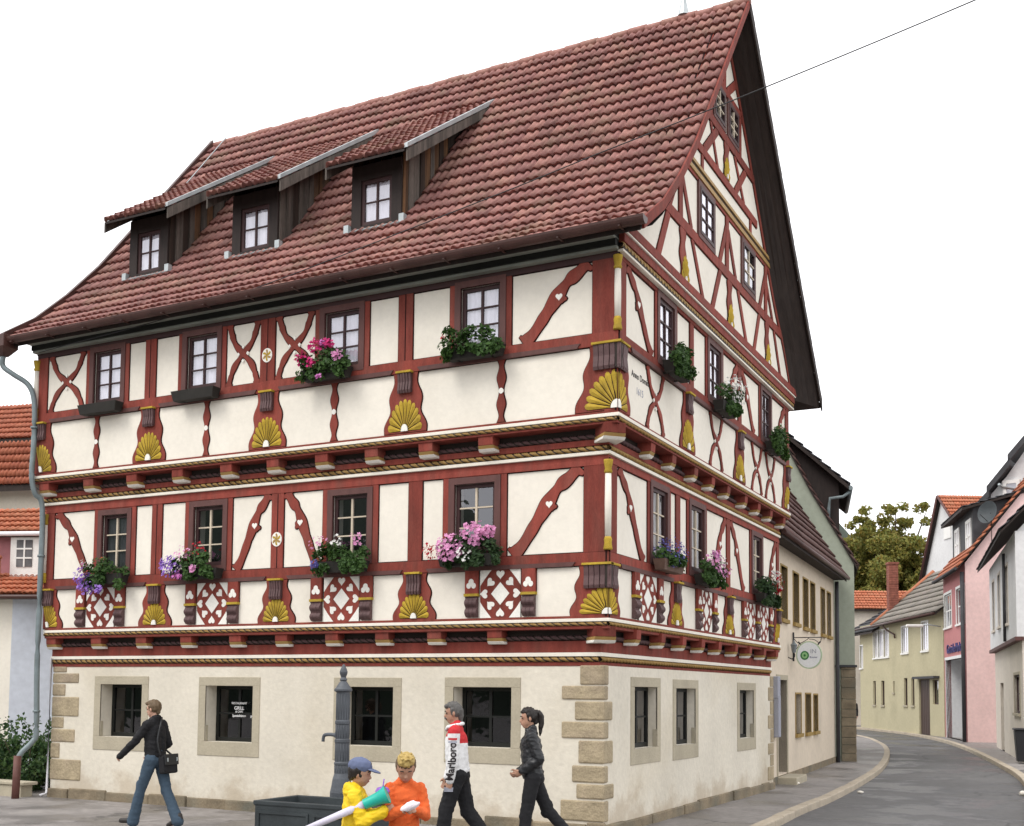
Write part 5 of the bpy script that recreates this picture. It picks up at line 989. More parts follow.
# ------------------------------------------------------------------ vegetation
def rnd_dir(): return Vector((rng.gauss(0, 1), rng.gauss(0, 1), rng.gauss(0, 1))).normalized()
def flower_box(label, F, u, z, d=.26, ln=.9, leaf='leaf_green', n=620, hgt=.26, fl=(), box_m='box_dark', lean=0, droop=.10):
    """window box > planter, foliage, blossoms"""
    c = F.P(u, z, d); t = empty('flower_box', c, F.ang, label, 'flower box', 'flower boxes under the windows')
    bm = bmesh.new(); a = [[bm.verts.new((x * w_, y * k, zz)) for x, y in ((-1, -1), (1, -1), (1, 1), (-1, 1))] for zz, w_, k in ((-.14, ln / 2 - .04, .075), (.03, ln / 2, .10), (.03, ln / 2 - .02, .08), (-.02, ln / 2 - .03, .08))]
    for p, q in zip(a, a[1:]):
        for k in range(4): bm.faces.new((p[k], p[(k + 1) % 4], q[(k + 1) % 4], q[k]))
    bm.faces.new(a[0][::-1]); bm.faces.new(a[-1])
    for x in (-.3 * ln, .3 * ln): box(bm, (x, .09, -.13), (.03, .2, .02))
    obj('planter', bm, box_m, t)
    if n:
        bm = bmesh.new(); uvl = bm.loops.layers.uv.new('uv'); P = []
        lumps = [(rng.uniform(-.5, .5) * ln + lean, rng.uniform(-.14, .0), rng.uniform(.03, hgt * .8), rng.uniform(.09, .16)) for _ in range(11)]
        lumps += [(rng.uniform(-.5, .5) * ln + lean, -.13, rng.uniform(-.04 - droop * .6, .03), rng.uniform(.06, .11)) for _ in range(10)]
        for k in range(int(n * 1.6)):
            x, y, zz, r = lumps[k % len(lumps)]; P.append(Vector((x, y, zz)) + rnd_dir() * r * (rng.random() ** .4))
        leaves(bm, P, .072, uvl, outward=Vector((0, .15, -.1))); obj('foliage', bm, leaf, t, recalc=False)
    for kind, cnt, x, y, zz, r, sz in fl:
        bm = bmesh.new(); uvl = bm.loops.layers.uv.new('uv'); blooms(bm, [Vector((x, y, zz)) + rnd_dir() * r * (rng.random() ** .35) for _ in range(int(cnt * 2.2))], sz * .62, uvl, (x * .7, .1, zz - .15)); obj('blossoms', bm, 'bloom_' + kind, t, recalc=False)
    return t
flower_box('empty dark window box under the far left top floor window', F2, -9.5, 7.12, .17, .95, n=0)
flower_box('empty dark window box under the second top floor window', F2, -7.25, 7.12, .17, .95, n=0)
flower_box('top floor flower box full of bright pink geraniums', F2, -4.5, 7.15, .17, .9, n=700, hgt=.36, fl=[('pink', 30, -.42, -.1, .22, .12, .10), ('pink', 26, -.12, -.14, .38, .12, .10), ('mauve', 16, .02, -.1, .42, .08, .10), ('pink', 16, .12, -.12, .40, .09, .10), ('rose', 12, .36, -.22, .16, .08, .10), ('pink', 12, -.16, -.24, .10, .08, .10), ('mauve', 6, .02, -.24, -.16, .05, .09)], droop=.2)
flower_box('green leafy flower box without blossoms on the top floor beside the corner', F2, -1.78, 7.15, .17, .95, n=820, hgt=.34, fl=[('red', 4, -.5, -.1, .22, .04, .07)], droop=.12)
LI = [('lilac', 40, -.48, -.14, .0, .17, .10), ('lilac', 30, -.36, -.16, -.2, .15, .10), ('lilac', 14, .0, -.2, -.24, .09, .10), ('white', 10, -.4, -.12, .22, .12, .08), ('rose', 8, -.5, -.1, .15, .1, .08)]
flower_box('flower box trailing lilac petunias below the left middle floor window', F1, -9.44, 4.05, .17, .9, n=560, hgt=.28, lean=.05, fl=LI + [('orange', 6, .0, -.12, .26, .08, .07)], droop=.22)
flower_box('flower box of lilac, pink and dark red flowers below the second middle floor window', F1, -7.28, 4.06, .17, .95, n=560, hgt=.34, fl=[('lilac', 56, -.52, -.14, .08, .2, .11), ('rose', 14, -.22, -.18, .30, .14, .09), ('red', 10, .1, -.12, .38, .14, .07), ('rose', 10, .08, -.25, .02, .06, .11), ('mauve', 12, -.3, -.2, -.08, .1, .1)], droop=.12)
flower_box('green flower box with a few pale pink flowers below the third middle floor window', F1, -4.3, 4.06, .17, .95, n=760, hgt=.36, fl=[('rose', 7, -.36, -.1, .36, .12, .09), ('white', 8, .0, -.12, .36, .12, .08), ('rose', 8, .34, -.12, .36, .12, .09), ('blue', 12, -.36, -.24, -.02, .07, .09), ('rose', 4, -.55, -.12, .3, .07, .08)], droop=.18)
flower_box('flower box covered in pale pink petunias below the middle window beside the corner', F1, -1.98, 4.06, .17, .98, leaf='leaf_deep', n=640, hgt=.3, lean=.1, fl=[('rose', 70, -.22, -.2, .12, .22, .11), ('rose', 46, .16, -.16, .34, .2, .11), ('rose', 22, .4, -.12, .36, .1, .10), ('red', 22, -.6, -.12, .1, .15, .08), ('white', 10, .05, -.26, .02, .12, .07)], droop=.16)
flower_box('round leafy green flower box at the top floor gable window nearest the corner', G2, 1.62, 7.14, .19, .85, n=900, hgt=.44, fl=[('white', 3, .3, -.2, -.02, .06, .08)], droop=.12)
flower_box('gable flower box with white flowers at the middle top floor window', G2, 4.2, 7.12, .19, .85, n=760, hgt=.36, fl=[('white', 34, .1, -.16, .36, .22, .10), ('white', 24, .38, -.1, .24, .16, .10), ('white', 8, -.1, -.28, .05, .1, .09)])
flower_box('plain green flower box at the far top floor gable window', G2, 7.7, 7.1, .19, .85, n=700, hgt=.4, fl=[], droop=.2)
flower_box('brown clay box of dark blue lavender at the middle floor gable window by the corner', G1, 1.9, 4.10, .19, .95, n=420, hgt=.16, box_m='clay_box', fl=[('blue', 90, -.12, -.05, .16, .26, .06), ('blue', 60, .2, -.05, .15, .2, .06)], droop=-.1)
flower_box('gable flower box of pink petunias at the second middle floor window', G1, 3.9, 4.05, .19, .95, n=680, hgt=.32, fl=[('rose', 26, -.2, -.18, .24, .2, .11), ('mauve', 16, .05, -.14, .42, .1, .1), ('rose', 20, .36, -.15, .14, .16, .1), ('white', 10, .2, -.2, .28, .1, .09)], droop=.14)
flower_box('gable flower box of red and white geraniums at the far middle floor window', G1, 7.8, 4.04, .19, .95, leaf='leaf_deep', n=760, hgt=.34, fl=[('white', 26, .22, -.14, .4, .16, .11), ('red', 22, .1, -.16, .3, .2, .10), ('red', 16, .42, -.14, .16, .12, .1), ('white', 10, .46, -.12, .2, .1, .1)], droop=.24)

def crown_tree(name, loc, label, h, clumps, leaf, size, per, trunk_r, limbs, cat='tree', group=None):
    t = empty(name, loc, 0, label, cat, group); bm = bmesh.new()
    tube(bm, spline([(0, 0, -.2), (.1, .05, h * .2), (-.05, 0, h * .4), (.05, .05, h * .55)], 4), [trunk_r * (1 - .55 * i / 12) for i in range(13)], 9)
    obj('trunk', bm, 'bark', t, smooth=True)
    for cx, cy, cz, r in limbs: 
        bm = bmesh.new(); tube(bm, spline([(0, 0, h * .35), (cx * .45, cy * .45, h * .35 + (cz - h * .35) * .6), (cx, cy, cz)], 4), [trunk_r * .4 * (1 - .8 * i / 8) for i in range(9)], 6); obj('limb', bm, 'bark', t, smooth=True)
    bm = bmesh.new(); uvl = bm.loops.layers.uv.new('uv'); P = []
    for cx, cy, cz, r, dens in clumps:
        for _ in range(int(per * dens)):
            v = rnd_dir(); P.append(Vector((cx, cy, cz)) + Vector((v.x, v.y, v.z * .72)) * r * (rng.random() ** .33))
    leaves(bm, P, size, uvl); obj('crown', bm, leaf, t, recalc=False)
    return t
def clumps_for(rx, ry, z0, z1, n, r0, r1, sparse_top=True):
    out = []
    while len(out) < n:
        v = rnd_dir() * (rng.random() ** .45); zc = (z0 + z1) / 2 + v.z * (z1 - z0) / 2
        out.append((v.x * rx, v.y * ry, zc, rng.uniform(r0, r1), .7 if (sparse_top and zc > z0 + .9 * (z1 - z0)) else 1))
    return out
cl = clumps_for(6.2, 4.5, 4, 15.2, 230, .55, 1.2) + [(rng.uniform(-3.5, 3.2), rng.uniform(-2, 2), rng.uniform(15, 16.6), rng.uniform(.35, .6), .22) for _ in range(26)]
crown_tree('autumn_tree', (-7.6, 76, 0), 'broad tree turning yellow and brown behind the chimney of the yellow house', 15, cl, 'leaf_autumn', .27, 360, .45, [(3, 1, 12, 0), (-3, 0, 12, 0), (1, -2, 14, 0), (-1.5, 1.5, 15, 0), (3.4, -1, 9, 0), (.3, 0, 16.2, 0), (-2.2, -.5, 16, 0), (2.4, .5, 16, 0)])
crown_tree('autumn_tree', (-13.8, 82, 0), 'greener bushy tree mostly hidden left of the yellowing tree', 13, clumps_for(4.2, 4, 4, 14.5, 60, .7, 1.3), 'leaf_autumn', .36, 220, .4, [(2, 1, 11, 0), (-2, 0, 11, 0)])
crown_tree('garden_tree', (-1.5, 84, 0), 'dark green tree filling the gap right of the yellowing tree', 11, clumps_for(5.0, 4, 3, 13.5, 60, .8, 1.4), 'leaf_shrub', .36, 80, .4, [(2, 1, 9, 0), (-2, 0, 9, 0)])
def shrub(loc, label, rx, ry, h, n, per, size, leaf, group=None):
    t = empty('shrub', loc, 0, label, 'shrub', group)
    for k in range(7):
        a = k * .9; bm = bmesh.new(); tube(bm, spline([(.1 * math.cos(a), .1 * math.sin(a), -.05), (rx * .35 * math.cos(a), ry * .35 * math.sin(a), h * .45), (rx * .6 * math.cos(a), ry * .6 * math.sin(a), h * .85)], 3), [.03, .026, .022, .018, .014, .01, .006], 5); obj('stem', bm, 'bark', t)
    bm = bmesh.new(); uvl = bm.loops.layers.uv.new('uv'); P = []
    for _ in range(n):
        v = rnd_dir(); r = rng.random() ** .4; c = Vector((v.x * rx * r, v.y * ry * r, h * (.45 + .45 * v.z * r))); rr = rng.uniform(.14, .3)
        P += [c + rnd_dir() * rr * rng.random() ** .4 for _ in range(per)]
    for _ in range(40):
        a = rng.uniform(0, 6.28); q = rng.random() ** .5; c = Vector((math.cos(a) * rx * q * .95, math.sin(a) * ry * q * .95, h * (.8 + rng.uniform(-.1, .1)))); d_ = Vector((rng.gauss(0, .3), rng.gauss(0, .3), 1)).normalized(); P += [c + d_ * (i * .06) + rnd_dir() * .03 for i in range(9)]
    leaves(bm, P, size, uvl); obj('foliage', bm, leaf, t, recalc=False)
shrub((-12.6, .75, 0), 'dense dark green shrub behind the low garden wall', 1.2, .8, 1.16, 60, 90, .085, 'leaf_shrub')
shrub((-14.7, 1.0, 0), 'second green shrub at the far left edge behind the garden wall', 1.2, .8, 1.12, 50, 80, .085, 'leaf_shrub')

# hills: one behind the camera (the old panes mirror it), one far down the street
def hill(pts, depth, m='leaf_hill'):
    bm = bmesh.new(); rows_ = []
    cx = sum(p[0] for p in pts) / len(pts); cy = sum(p[1] for p in pts) / len(pts); N = 7
    for k in range(N):
        t = k / (N - 1); rows_.append([])
        for i, (x, y, h) in enumerate(pts):
            d = Vector((x - 0, y - 0)).normalized(); px, py = x + d.x * depth * (t - .5), y + d.y * depth * (t - .5)
            rows_[-1].append(bm.verts.new((px, py, -.5 + h * math.sin(math.pi * min(1, t * 1.0)) + 1.6 * mnoise.noise(Vector((px * .09, py * .09, 2))) * (0 < k < N - 1))))
    for a, b in zip(rows_, rows_[1:]):
        for i in range(len(pts) - 1): bm.faces.new((a[i], a[i + 1], b[i + 1], b[i]))
    return tag(obj('hill', bm, m, smooth=True), kind='structure')
mat('hill_green', (.022, .035, .020), .95, .4, .08, fine=.3)
def arc(a0, a1, r, hs, n=40):
    out = []
    for i in range(n + 1):
        a = R(a0 + (a1 - a0) * i / n); out.append((r * math.sin(a), r * math.cos(a), hs(i / n)))
    return out
hill(arc(130, 290, 150, lambda t: 14 + 22 * math.exp(-((t - .60) / .13) ** 2) + 12 * math.exp(-((t - .28) / .12) ** 2) + 2 * math.sin(t * 37)), 110, 'hill_green')
hill(arc(-40, 12, 260, lambda t: 4 + 52 * math.exp(-((t - .48) / .16) ** 2)), 160, 'hill_green')

# ------------------------------------------------------------------ pump and trough
pump = empty('water_pump', (-1.6, -4.03, 0), 0, 'tall grey cast iron water pump with a pointed finial behind the trough', 'water pump'); pump.scale = (.9, .9, 1)
bm = bmesh.new(); prof = [(.16, 0), (.16, .10), (.13, .13), (.13, .74), (.15, .78), (.15, .84), (.135, .90), (.118, 1.0), (.098, 1.06), (.096, 1.16), (.104, 1.17), (.104, 1.19), (.094, 1.20), (.093, 1.42), (.102, 1.43), (.102, 1.46), (.092, 1.47), (.091, 1.64), (.1, 1.65), (.1, 1.68), (.09, 1.69), (.089, 2.02), (.118, 2.035), (.12, 2.055), (.095, 2.08), (.06, 2.13), (.042, 2.15), (.036, 2.16)]
lathe(bm, prof, (0, 0, 0), 28); obj('column', bm, 'iron', pump)
bm = bmesh.new()
for z0, z1, r in ((1.07, 1.16, .096), (1.21, 1.42, .0925), (1.48, 1.64, .091), (1.70, 2.0, .089)):
    for k in range(16): a = k * math.pi / 8; tube(bm, [(math.cos(a) * r, math.sin(a) * r, z0), (math.cos(a) * r, math.sin(a) * r, z1)], .0055, 5)
obj('fluting', bm, 'iron', pump)
bm = bmesh.new(); lathe(bm, [(.036, 2.15), (.05, 2.17), (.034, 2.2), (.05, 2.24), (.053, 2.265), (.04, 2.30), (.018, 2.34), (.008, 2.355)], (0, 0, 0), 14); obj('finial', bm, 'iron', pump)
bm = bmesh.new(); tube(bm, spline([(-.07, 0, 1.50), (-.16, 0, 1.515), (-.25, 0, 1.515), (-.30, 0, 1.495), (-.312, 0, 1.43)], 5), .022, 10); tube(bm, [(-.06, 0, 1.50), (-.11, 0, 1.52)], .04, 10); obj('spout', bm, 'iron', pump)
tr = empty('water_trough', (-1.30, -4.62, 0), 0, 'dark iron water trough standing in front of the pump', 'trough')
bm = bmesh.new(); X, Y, Z = .80, .40, .80
def ring4(x, y, z): return [bm.verts.new((a * x, b * y, z)) for a, b in ((-1, -1), (1, -1), (1, 1), (-1, 1))]
rg = [ring4(X - .04, Y - .03, 0), ring4(X - .04, Y - .03, .06), ring4(X - .02, Y - .01, .07), ring4(X - .02, Y - .01, Z - .06), ring4(X, Y, Z - .04), ring4(X, Y, Z), ring4(X - .07, Y - .07, Z), ring4(X - .09, Y - .09, Z - .3)]
for a, b in zip(rg, rg[1:]):
    for k in range(4): bm.faces.new((a[k], a[(k + 1) % 4], b[(k + 1) % 4], b[k]))
bm.faces.new(rg[-1]); bm.faces.new(rg[0][::-1]); obj('basin', bm, 'trough_iron', tr, bevel=.008)
bm = bmesh.new(); FT = Fr((0, -Y + .01, 0))
for a, b in ((-.74, -.03), (.03, .74)):
    for q in (rect(a, b, .66, .69), rect(a, b, .12, .15), rect(a, a + .03, .15, .66), rect(b - .03, b, .15, .66)): slab(bm, FT, q, -.005, .014)
obj('panel_moulding', bm, 'trough_iron', tr); m = mat('water', (.02, .03, .03), .05, .1, spec=.6); bm = bmesh.new(); bm.faces.new([bm.verts.new((a * (X - .08), b * (Y - .08), Z - .12)) for a, b in ((-1, -1), (1, -1), (1, 1), (-1, 1))]); obj('water', bm, 'water', tr)

# overhead cable to the left eave
bm = bmesh.new(); pts = spline([(-11.0, -.72, 8.25), (-10.36, -.75, 8.28), (-6.8, -.75, 8.54), (-1.81, -.75, 9.3), (.29, -.75, 9.66), (2.24, -.75, 9.98), (5.24, -.75, 10.53), (9.5, -.75, 11.42)], 6)
tube(bm, pts, .008, 6); tag(obj('overhead_cable', bm, 'iron_black'), 'thin dark overhead cable crossing the sky and the tiled roof', 'cable')

# ------------------------------------------------------------------ people
for n_, c_, r_ in (('skin', (.52, .30, .215), .55), ('skin_tan', (.42, .235, .16), .55), ('hair_dark', (.018, .014, .012), .5), ('hair_grey', (.10, .095, .09), .6), ('hair_brown', (.12, .08, .045), .6), ('hair_blond', (.42, .30, .10), .65), ('cloth_black', (.012, .012, .014), .85), ('leather_black', (.018, .019, .021), .38), ('cloth_white', (.74, .74, .74), .8), ('cloth_red', (.50, .022, .028), .75), ('denim', (.050, .080, .115), .9), ('cloth_yellow', (.76, .52, .012), .6), ('cloth_orange', (.68, .125, .03), .9), ('cap_blue', (.115, .14, .235), .85), ('teal_plastic', (.02, .42, .33), .35), ('lilac_plastic', (.60, .57, .68), .4), ('purple_plastic', (.28, .13, .55), .4), ('paper', (.76, .70, .74), .8), ('eye_dark', (.02, .015, .012), .3), ('lips', (.38, .14, .12), .5), ('shoe_dark', (.03, .026, .024), .5)):
    mat(n_, c_, r_, .07, 4, .08 if r_ > .5 else .0, 60)
def hull(bm, pts):
    r = bmesh.ops.convex_hull(bm, input=pts); bmesh.ops.delete(bm, geom=list({g for g in r['geom_interior'] + r['geom_unused'] if isinstance(g, bmesh.types.BMVert)}), context='VERTS')
_ico = None
def ico():
    global _ico
    if _ico is None:
        b = bmesh.new(); bmesh.ops.create_icosphere(b, subdivisions=2, radius=1); _ico = [v.co.copy() for v in b.verts]; b.free()
    return _ico
def blend(name, caps, mats, parent, voxel=.012, smooth=4, cut=None, matfn=None):
    """one continuous skin round tapered limbs ('c', p0, r0, p1, r1) and ellipsoids ('e', centre, radii, matrix)"""
    bm = bmesh.new()
    for c in caps:
        if c[0] == 'e':
            M = c[3] if len(c) > 3 else Matrix.Identity(3); pts = [bm.verts.new(Vector(c[1]) + M @ Vector((v.x * c[2][0], v.y * c[2][1], v.z * c[2][2]))) for v in ico()]
        else: pts = [bm.verts.new(Vector(c[1]) + v * c[2]) for v in ico()] + [bm.verts.new(Vector(c[3]) + v * c[4]) for v in ico()]
        hull(bm, pts)
    bmesh.ops.recalc_face_normals(bm, faces=bm.faces)
    me = bpy.data.meshes.new('tmp'); bm.to_mesh(me); bm.free(); ts = bpy.data.scenes.new('scratch'); o = bpy.data.objects.new('tmp', me); ts.collection.objects.link(o)
    md = o.modifiers.new('r', 'REMESH'); md.mode = 'VOXEL'; md.voxel_size = voxel
    if smooth: sm = o.modifiers.new('s', 'SMOOTH'); sm.factor = .5; sm.iterations = smooth
    vl = ts.view_layers[0]; vl.update(); me2 = bpy.data.meshes.new_from_object(o.evaluated_get(vl.depsgraph)); bpy.data.objects.remove(o); bpy.data.scenes.remove(ts)
    if cut:
        b = bmesh.new(); b.from_mesh(me2)
        for co, no in cut:
            g = b.verts[:] + b.edges[:] + b.faces[:]; rr = bmesh.ops.bisect_plane(b, geom=g, plane_co=co, plane_no=no, clear_outer=True); ed = [e for e in rr['geom_cut'] if isinstance(e, bmesh.types.BMEdge)]
            if ed: bmesh.ops.holes_fill(b, edges=ed)
        b.to_mesh(me2); b.free()
    me2.materials.clear()
    for m in ([mats] if isinstance(mats, str) else mats): me2.materials.append(MATS[m])
    for p in me2.polygons:
        p.use_smooth = True
        if matfn: p.material_index = matfn(p.center)
    o = bpy.data.objects.new(name, me2); COL.objects.link(o); o.parent = parent; return o
def xf(M, caps):
    out = []
    for c in caps:
        if c[0] == 'e': out.append(('e', M @ Vector(c[1]), c[2], M.to_3x3() @ (c[3] if len(c) > 3 else Matrix.Identity(3))))
        else: out.append(('c', M @ Vector(c[1]), c[2], M @ Vector(c[3]), c[4]))
    return out
def person(label, loc, rz, H, th, kn, sh, so, el, inn, head=(0, 0), lean=4, skin='skin', child=False, curl=(.5, .5), female=False):
    """joints of a posed figure (walks along its own +Y); index 0 is the left (-X) side"""
    k = H / 1.75; root = empty('person', loc, rz, label, 'person'); root.scale = (k, k, k)
    p = {}; ls = 1.0; low = 9
    for i, s in enumerate((-1, 1)):
        a, b = R(th[i]), R(th[i] - kn[i]); hip = Vector((s * .09, 0, 0)); kne = hip + .43 * Vector((0, math.sin(a), -math.cos(a))); ank = kne + .42 * Vector((0, math.sin(b), -math.cos(b)))
        fa = R(min(0, (th[i] - kn[i]) * .9)); toe = ank + Vector((s * .02, .16 * math.cos(fa), -.055 + .16 * math.sin(fa))); heel = ank + Vector((0, -.05 * math.cos(fa), -.05 - .05 * math.sin(fa)))
        p['hip', i], p['kne', i], p['ank', i], p['toe', i], p['heel', i] = hip, kne, ank, toe, heel; low = min(low, toe.z - .03, heel.z - .035)
    for q in list(p): p[q] = p[q] - Vector((0, 0, low))
    pel = Vector((0, 0, -low)); LM = Matrix.Translation(pel) @ Matrix.Rotation(R(-lean), 4, 'X'); up_ = lambda x, y, z: LM @ Vector((x, y, z))
    p['pel'] = pel; sw = .155 if female else .172
    if child: sw = .158
    for i, s in enumerate((-1, 1)):
        shd = up_(s * sw, -.005, .475); f, o_, e, n_ = R(sh[i]), R(so[i]), R(sh[i] + el[i]), R(inn[i])
        d1 = Vector((s * math.sin(o_), math.sin(f) * math.cos(o_), -math.cos(f) * math.cos(o_))); d2 = Vector((-s * math.sin(n_), math.sin(e) * math.cos(n_), -math.cos(e) * math.cos(n_)))
        p['sho', i] = shd; p['elb', i] = shd + d1 * .29; p['wri', i] = p['elb', i] + d2 * .255; p['fd', i] = d2
    hs = 1.16 if child else 1.0
    HM = LM @ Matrix.Translation((0, .005, .575)) @ Matrix.Rotation(R(head[0]), 4, 'Z') @ Matrix.Rotation(R(head[1]), 4, 'X') @ Matrix.Scale(hs, 4)
    hc = [('e', (0, 0, .135), (.072 * hs, .092 * hs, .10 * hs)), ('e', (0, .012, .075), (.062 * hs, .075 * hs, .075 * hs)), ('c', (0, .045, .022), .034 * hs, (0, .055, .05), .04 * hs), ('c', (0, .088, .105), .011 * hs, (0, .103, .078), .0155 * hs), ('c', (-.035, .078, .128), .013 * hs, (.035, .078, .128), .013 * hs),
          ('c', (0, .083, .048), .014 * hs, (0, .080, .04), .015 * hs), ('e', (-.074, -.005, .10), (.011 * hs, .02 * hs, .03 * hs)), ('e', (.074, -.005, .10), (.011 * hs, .02 * hs, .03 * hs)), ('c', (0, -.01, .03), .05, (0, -.012, -.08), .056)]
    caps = xf(HM, hc) + [('c', up_(0, -.01, .50), .055, up_(0, -.005, .59), .05), ('e', up_(0, 0, .36), (.145, .095, .16)), ('e', up_(0, .005, .15), (.125, .09, .14)), ('e', up_(0, 0, .03), (.145, .10, .11)), ('c', up_(-sw + .03, -.005, .475), .055, up_(sw - .03, -.005, .475), .055)]
    for i in (0, 1):
        caps += [('c', p['hip', i] + Vector((0, 0, .0)), .082, p['kne', i], .052), ('c', p['kne', i], .052, p['ank', i], .036), ('c', p['kne', i].lerp(p['ank', i], .3) + Vector((0, -.015, 0)), .052, p['ank', i], .034), ('c', p['heel', i], .034, p['toe', i], .03)]
        caps += [('c', p['sho', i], .05, p['elb', i], .038), ('c', p['elb', i], .038, p['wri', i], .026)]
        f = p['fd', i]; s_ = (-1, 1)[i]; side = Vector((0, 1, 0)) - f * f.y
        if side.length < .3: side = Vector((-s_, 0, .3)) - f * f.dot(Vector((-s_, 0, .3)))
        side.normalize(); cn = Vector((-s_, 0, 0)) - f * f.x * -s_; cn = (cn - side * cn.dot(side)).normalized(); w_ = p['wri', i]
        caps += [('e', w_ + f * .05, (.017, .042, .055), Matrix((cn, side, f)).transposed())]
        for j, ln_ in enumerate((.068, .078, .074, .058)):
            b0 = w_ + f * .09 + side * (.028 - .019 * j); c0 = curl[i] * .9; q1 = b0 + (f * math.cos(c0) + cn * math.sin(c0)) * ln_ * .52; q2 = q1 + (f * math.cos(c0 * 2.2) + cn * math.sin(c0 * 2.2)) * ln_ * .48
            caps += [('c', b0, .0092, q1, .0085), ('c', q1, .0085, q2, .0072)]
        t0 = w_ + f * .03 + side * .03; t1 = t0 + (f * .7 + side * .6 + cn * .35).normalized() * .04; caps += [('c', t0, .013, t1, .0105), ('c', t1, .0105, t1 + (f * .85 + cn * .5).normalized() * .03, .009)]
    body = blend('body', caps, skin, root, .009, 3)
    for sx in (-1, 1):
        bm = bmesh.new(); bmesh.ops.create_icosphere(bm, subdivisions=2, radius=1, matrix=HM @ Matrix.Translation((sx * .032, .0795, .112)) @ Matrix.Diagonal((.013, .008, .0065, 1))); obj('eye', bm, 'eye_dark', root, smooth=True)
        bm = bmesh.new(); tube(bm, [HM @ Vector((sx * x, y, z)) for x, y, z in ((.015, .096, .134), (.032, .095, .139), (.05, .082, .133))], .0045 * hs, 6); obj('eyebrow', bm, 'hair_dark', root)
    bm = bmesh.new(); bmesh.ops.create_icosphere(bm, subdivisions=2, radius=1, matrix=HM @ Matrix.Translation((0, .094, .0445)) @ Matrix.Diagonal((.021, .006, .0075, 1))); obj('lips', bm, 'lips', root, smooth=True)
    p['HM'], p['LM'], p['up'], p['hs'], p['root'], p['sw'] = HM, LM, up_, hs, root, sw
    return p
def hair(p, m, extra=(), full=1.0, fringe=True):
    hs = p['hs']; h = [('e', (0, -.022, .135), (.082 * hs, .084 * hs, .098 * hs)), ('e', (0, .004, .185), (.073 * hs, .088 * hs, .058 * hs)), ('c', (0, -.07, .06), .035 * hs, (0, -.075, .13), .04 * hs)]
    if fringe: h.append(('c', (-.04, .07, .195), .022 * hs, (.04, .07, .195), .022 * hs))
    h += [('c', (sx * .072, .014, .09), .008 * hs, (sx * .070, .012, .15), .018 * hs) for sx in (-1, 1)]
    o = blend('hair', xf(p['HM'], h + list(extra)), m, p['root'], .006, 1)
    displace(o, lambda c: .0075 * mnoise.noise(Vector((c.x * 55, c.y * 55, c.z * 13))) + .006 * mnoise.noise(c * 22))
    return o
def trousers(p, m, r=(.105, .075, .075), hem=.05, name='trousers'):
    caps = [('e', p['up'](0, 0, .05), (.158, .118, .12)), ('e', p['up'](0, -.02, -.02), (.15, .12, .10))]
    for i in (0, 1):
        a = p['ank', i] + Vector((0, -.01, -hem + .03)); caps += [('c', p['hip', i], r[0], p['kne', i], r[1]), ('c', p['kne', i], r[1], a, r[2]), ('c', p['kne', i] + Vector((0, .012, -.03)), r[1] * .95, p['kne', i] + Vector((0, 0, .06)), r[1] * .95)]
    return blend(name, caps, m, p['root'], .011, 3)
def jacket(p, m, bulk=1.0, hem=.02, cuff=.02, collar=True, hood=False, matfn=None, name='jacket', ar=(.066, .056, .046)):
    u = p['up']; b = bulk; sw = p['sw']
    caps = [('e', u(0, 0, .36), (.172 * b, .125 * b, .165)), ('c', u(-.05 * b, .0, .32), .118 * b, u(-.045 * b, .005, .06), .118 * b), ('c', u(.05 * b, .0, .32), .118 * b, u(.045 * b, .005, .06), .118 * b), ('e', u(0, 0, .05), (.17 * b, .132 * b, .11)), ('c', u(0, -.01, .49), .082, u(0, -.005, .53), .07)]
    caps += [('c', u(sx * .03, -.012, .515), .062, u(sx * (sw - .012), -.005, .455), .062 * b) for sx in (-1, 1)]
    if collar: caps += [('c', u(-.03, -.03, .55), .055, u(.03, -.03, .55), .055), ('c', u(-.05, .02, .53), .04, u(.05, .02, .53), .04)]
    if hood: caps += [('e', u(0, -.085, .50), (.125, .07, .085)), ('c', u(-.09, -.02, .535), .04, u(-.05, -.1, .54), .05), ('c', u(.09, -.02, .535), .04, u(.05, -.1, .54), .05)]
    for i in (0, 1):
        w_ = p['elb', i].lerp(p['wri', i], 1 - cuff); caps += [('c', p['sho', i], ar[0] * b, p['elb', i], ar[1] * b), ('c', p['elb', i], ar[1] * b, w_, ar[2] * b)]
        mid = p['elb', i]; caps += [('e', mid.lerp(p['sho', i], .25), (ar[1] * b * 1.08,) * 3), ('e', mid.lerp(w_, .3), (ar[1] * b * 1.04,) * 3)]
    o = blend(name, caps, m, p['root'], .010, 3, cut=None, matfn=matfn); return o
def displace(o, f):
    me = o.data; P = [v.co.copy() for v in me.vertices]; N = [v.normal.copy() for v in me.vertices]
    me.vertices.foreach_set('co', [c for p, n in zip(P, N) for c in (p + n * f(p))]); me.update()
def wrinkle(o, amp=.006, sc=11, seed=0):
    def f(c):
        fold = 1 - 2 * abs(mnoise.noise(Vector((c.x * sc * 1.3, c.y * sc * 1.3, c.z * sc * 2.1)) + Vector((seed * 3.1, 0, c.x * 9))))
        n = mnoise.noise(c * sc + Vector((seed, 0, 0))) + .6 * mnoise.noise(Vector((c.x * sc, c.y * sc, c.z * sc * 3.2)) + Vector((0, seed, 0)))
        return amp * (n + .6 * max(-.2, fold) ** 3)
    displace(o, f)
def shoes(p, m='shoe_dark'):
    for i in (0, 1): blend('shoe', [('c', p['heel', i] + Vector((0, 0, .012)), .045, p['toe', i] + Vector((0, .01, .004)), .036), ('c', p['heel', i] + Vector((0, .01, .05)), .044, p['heel', i], .04)], m, p['root'], .01, 2)

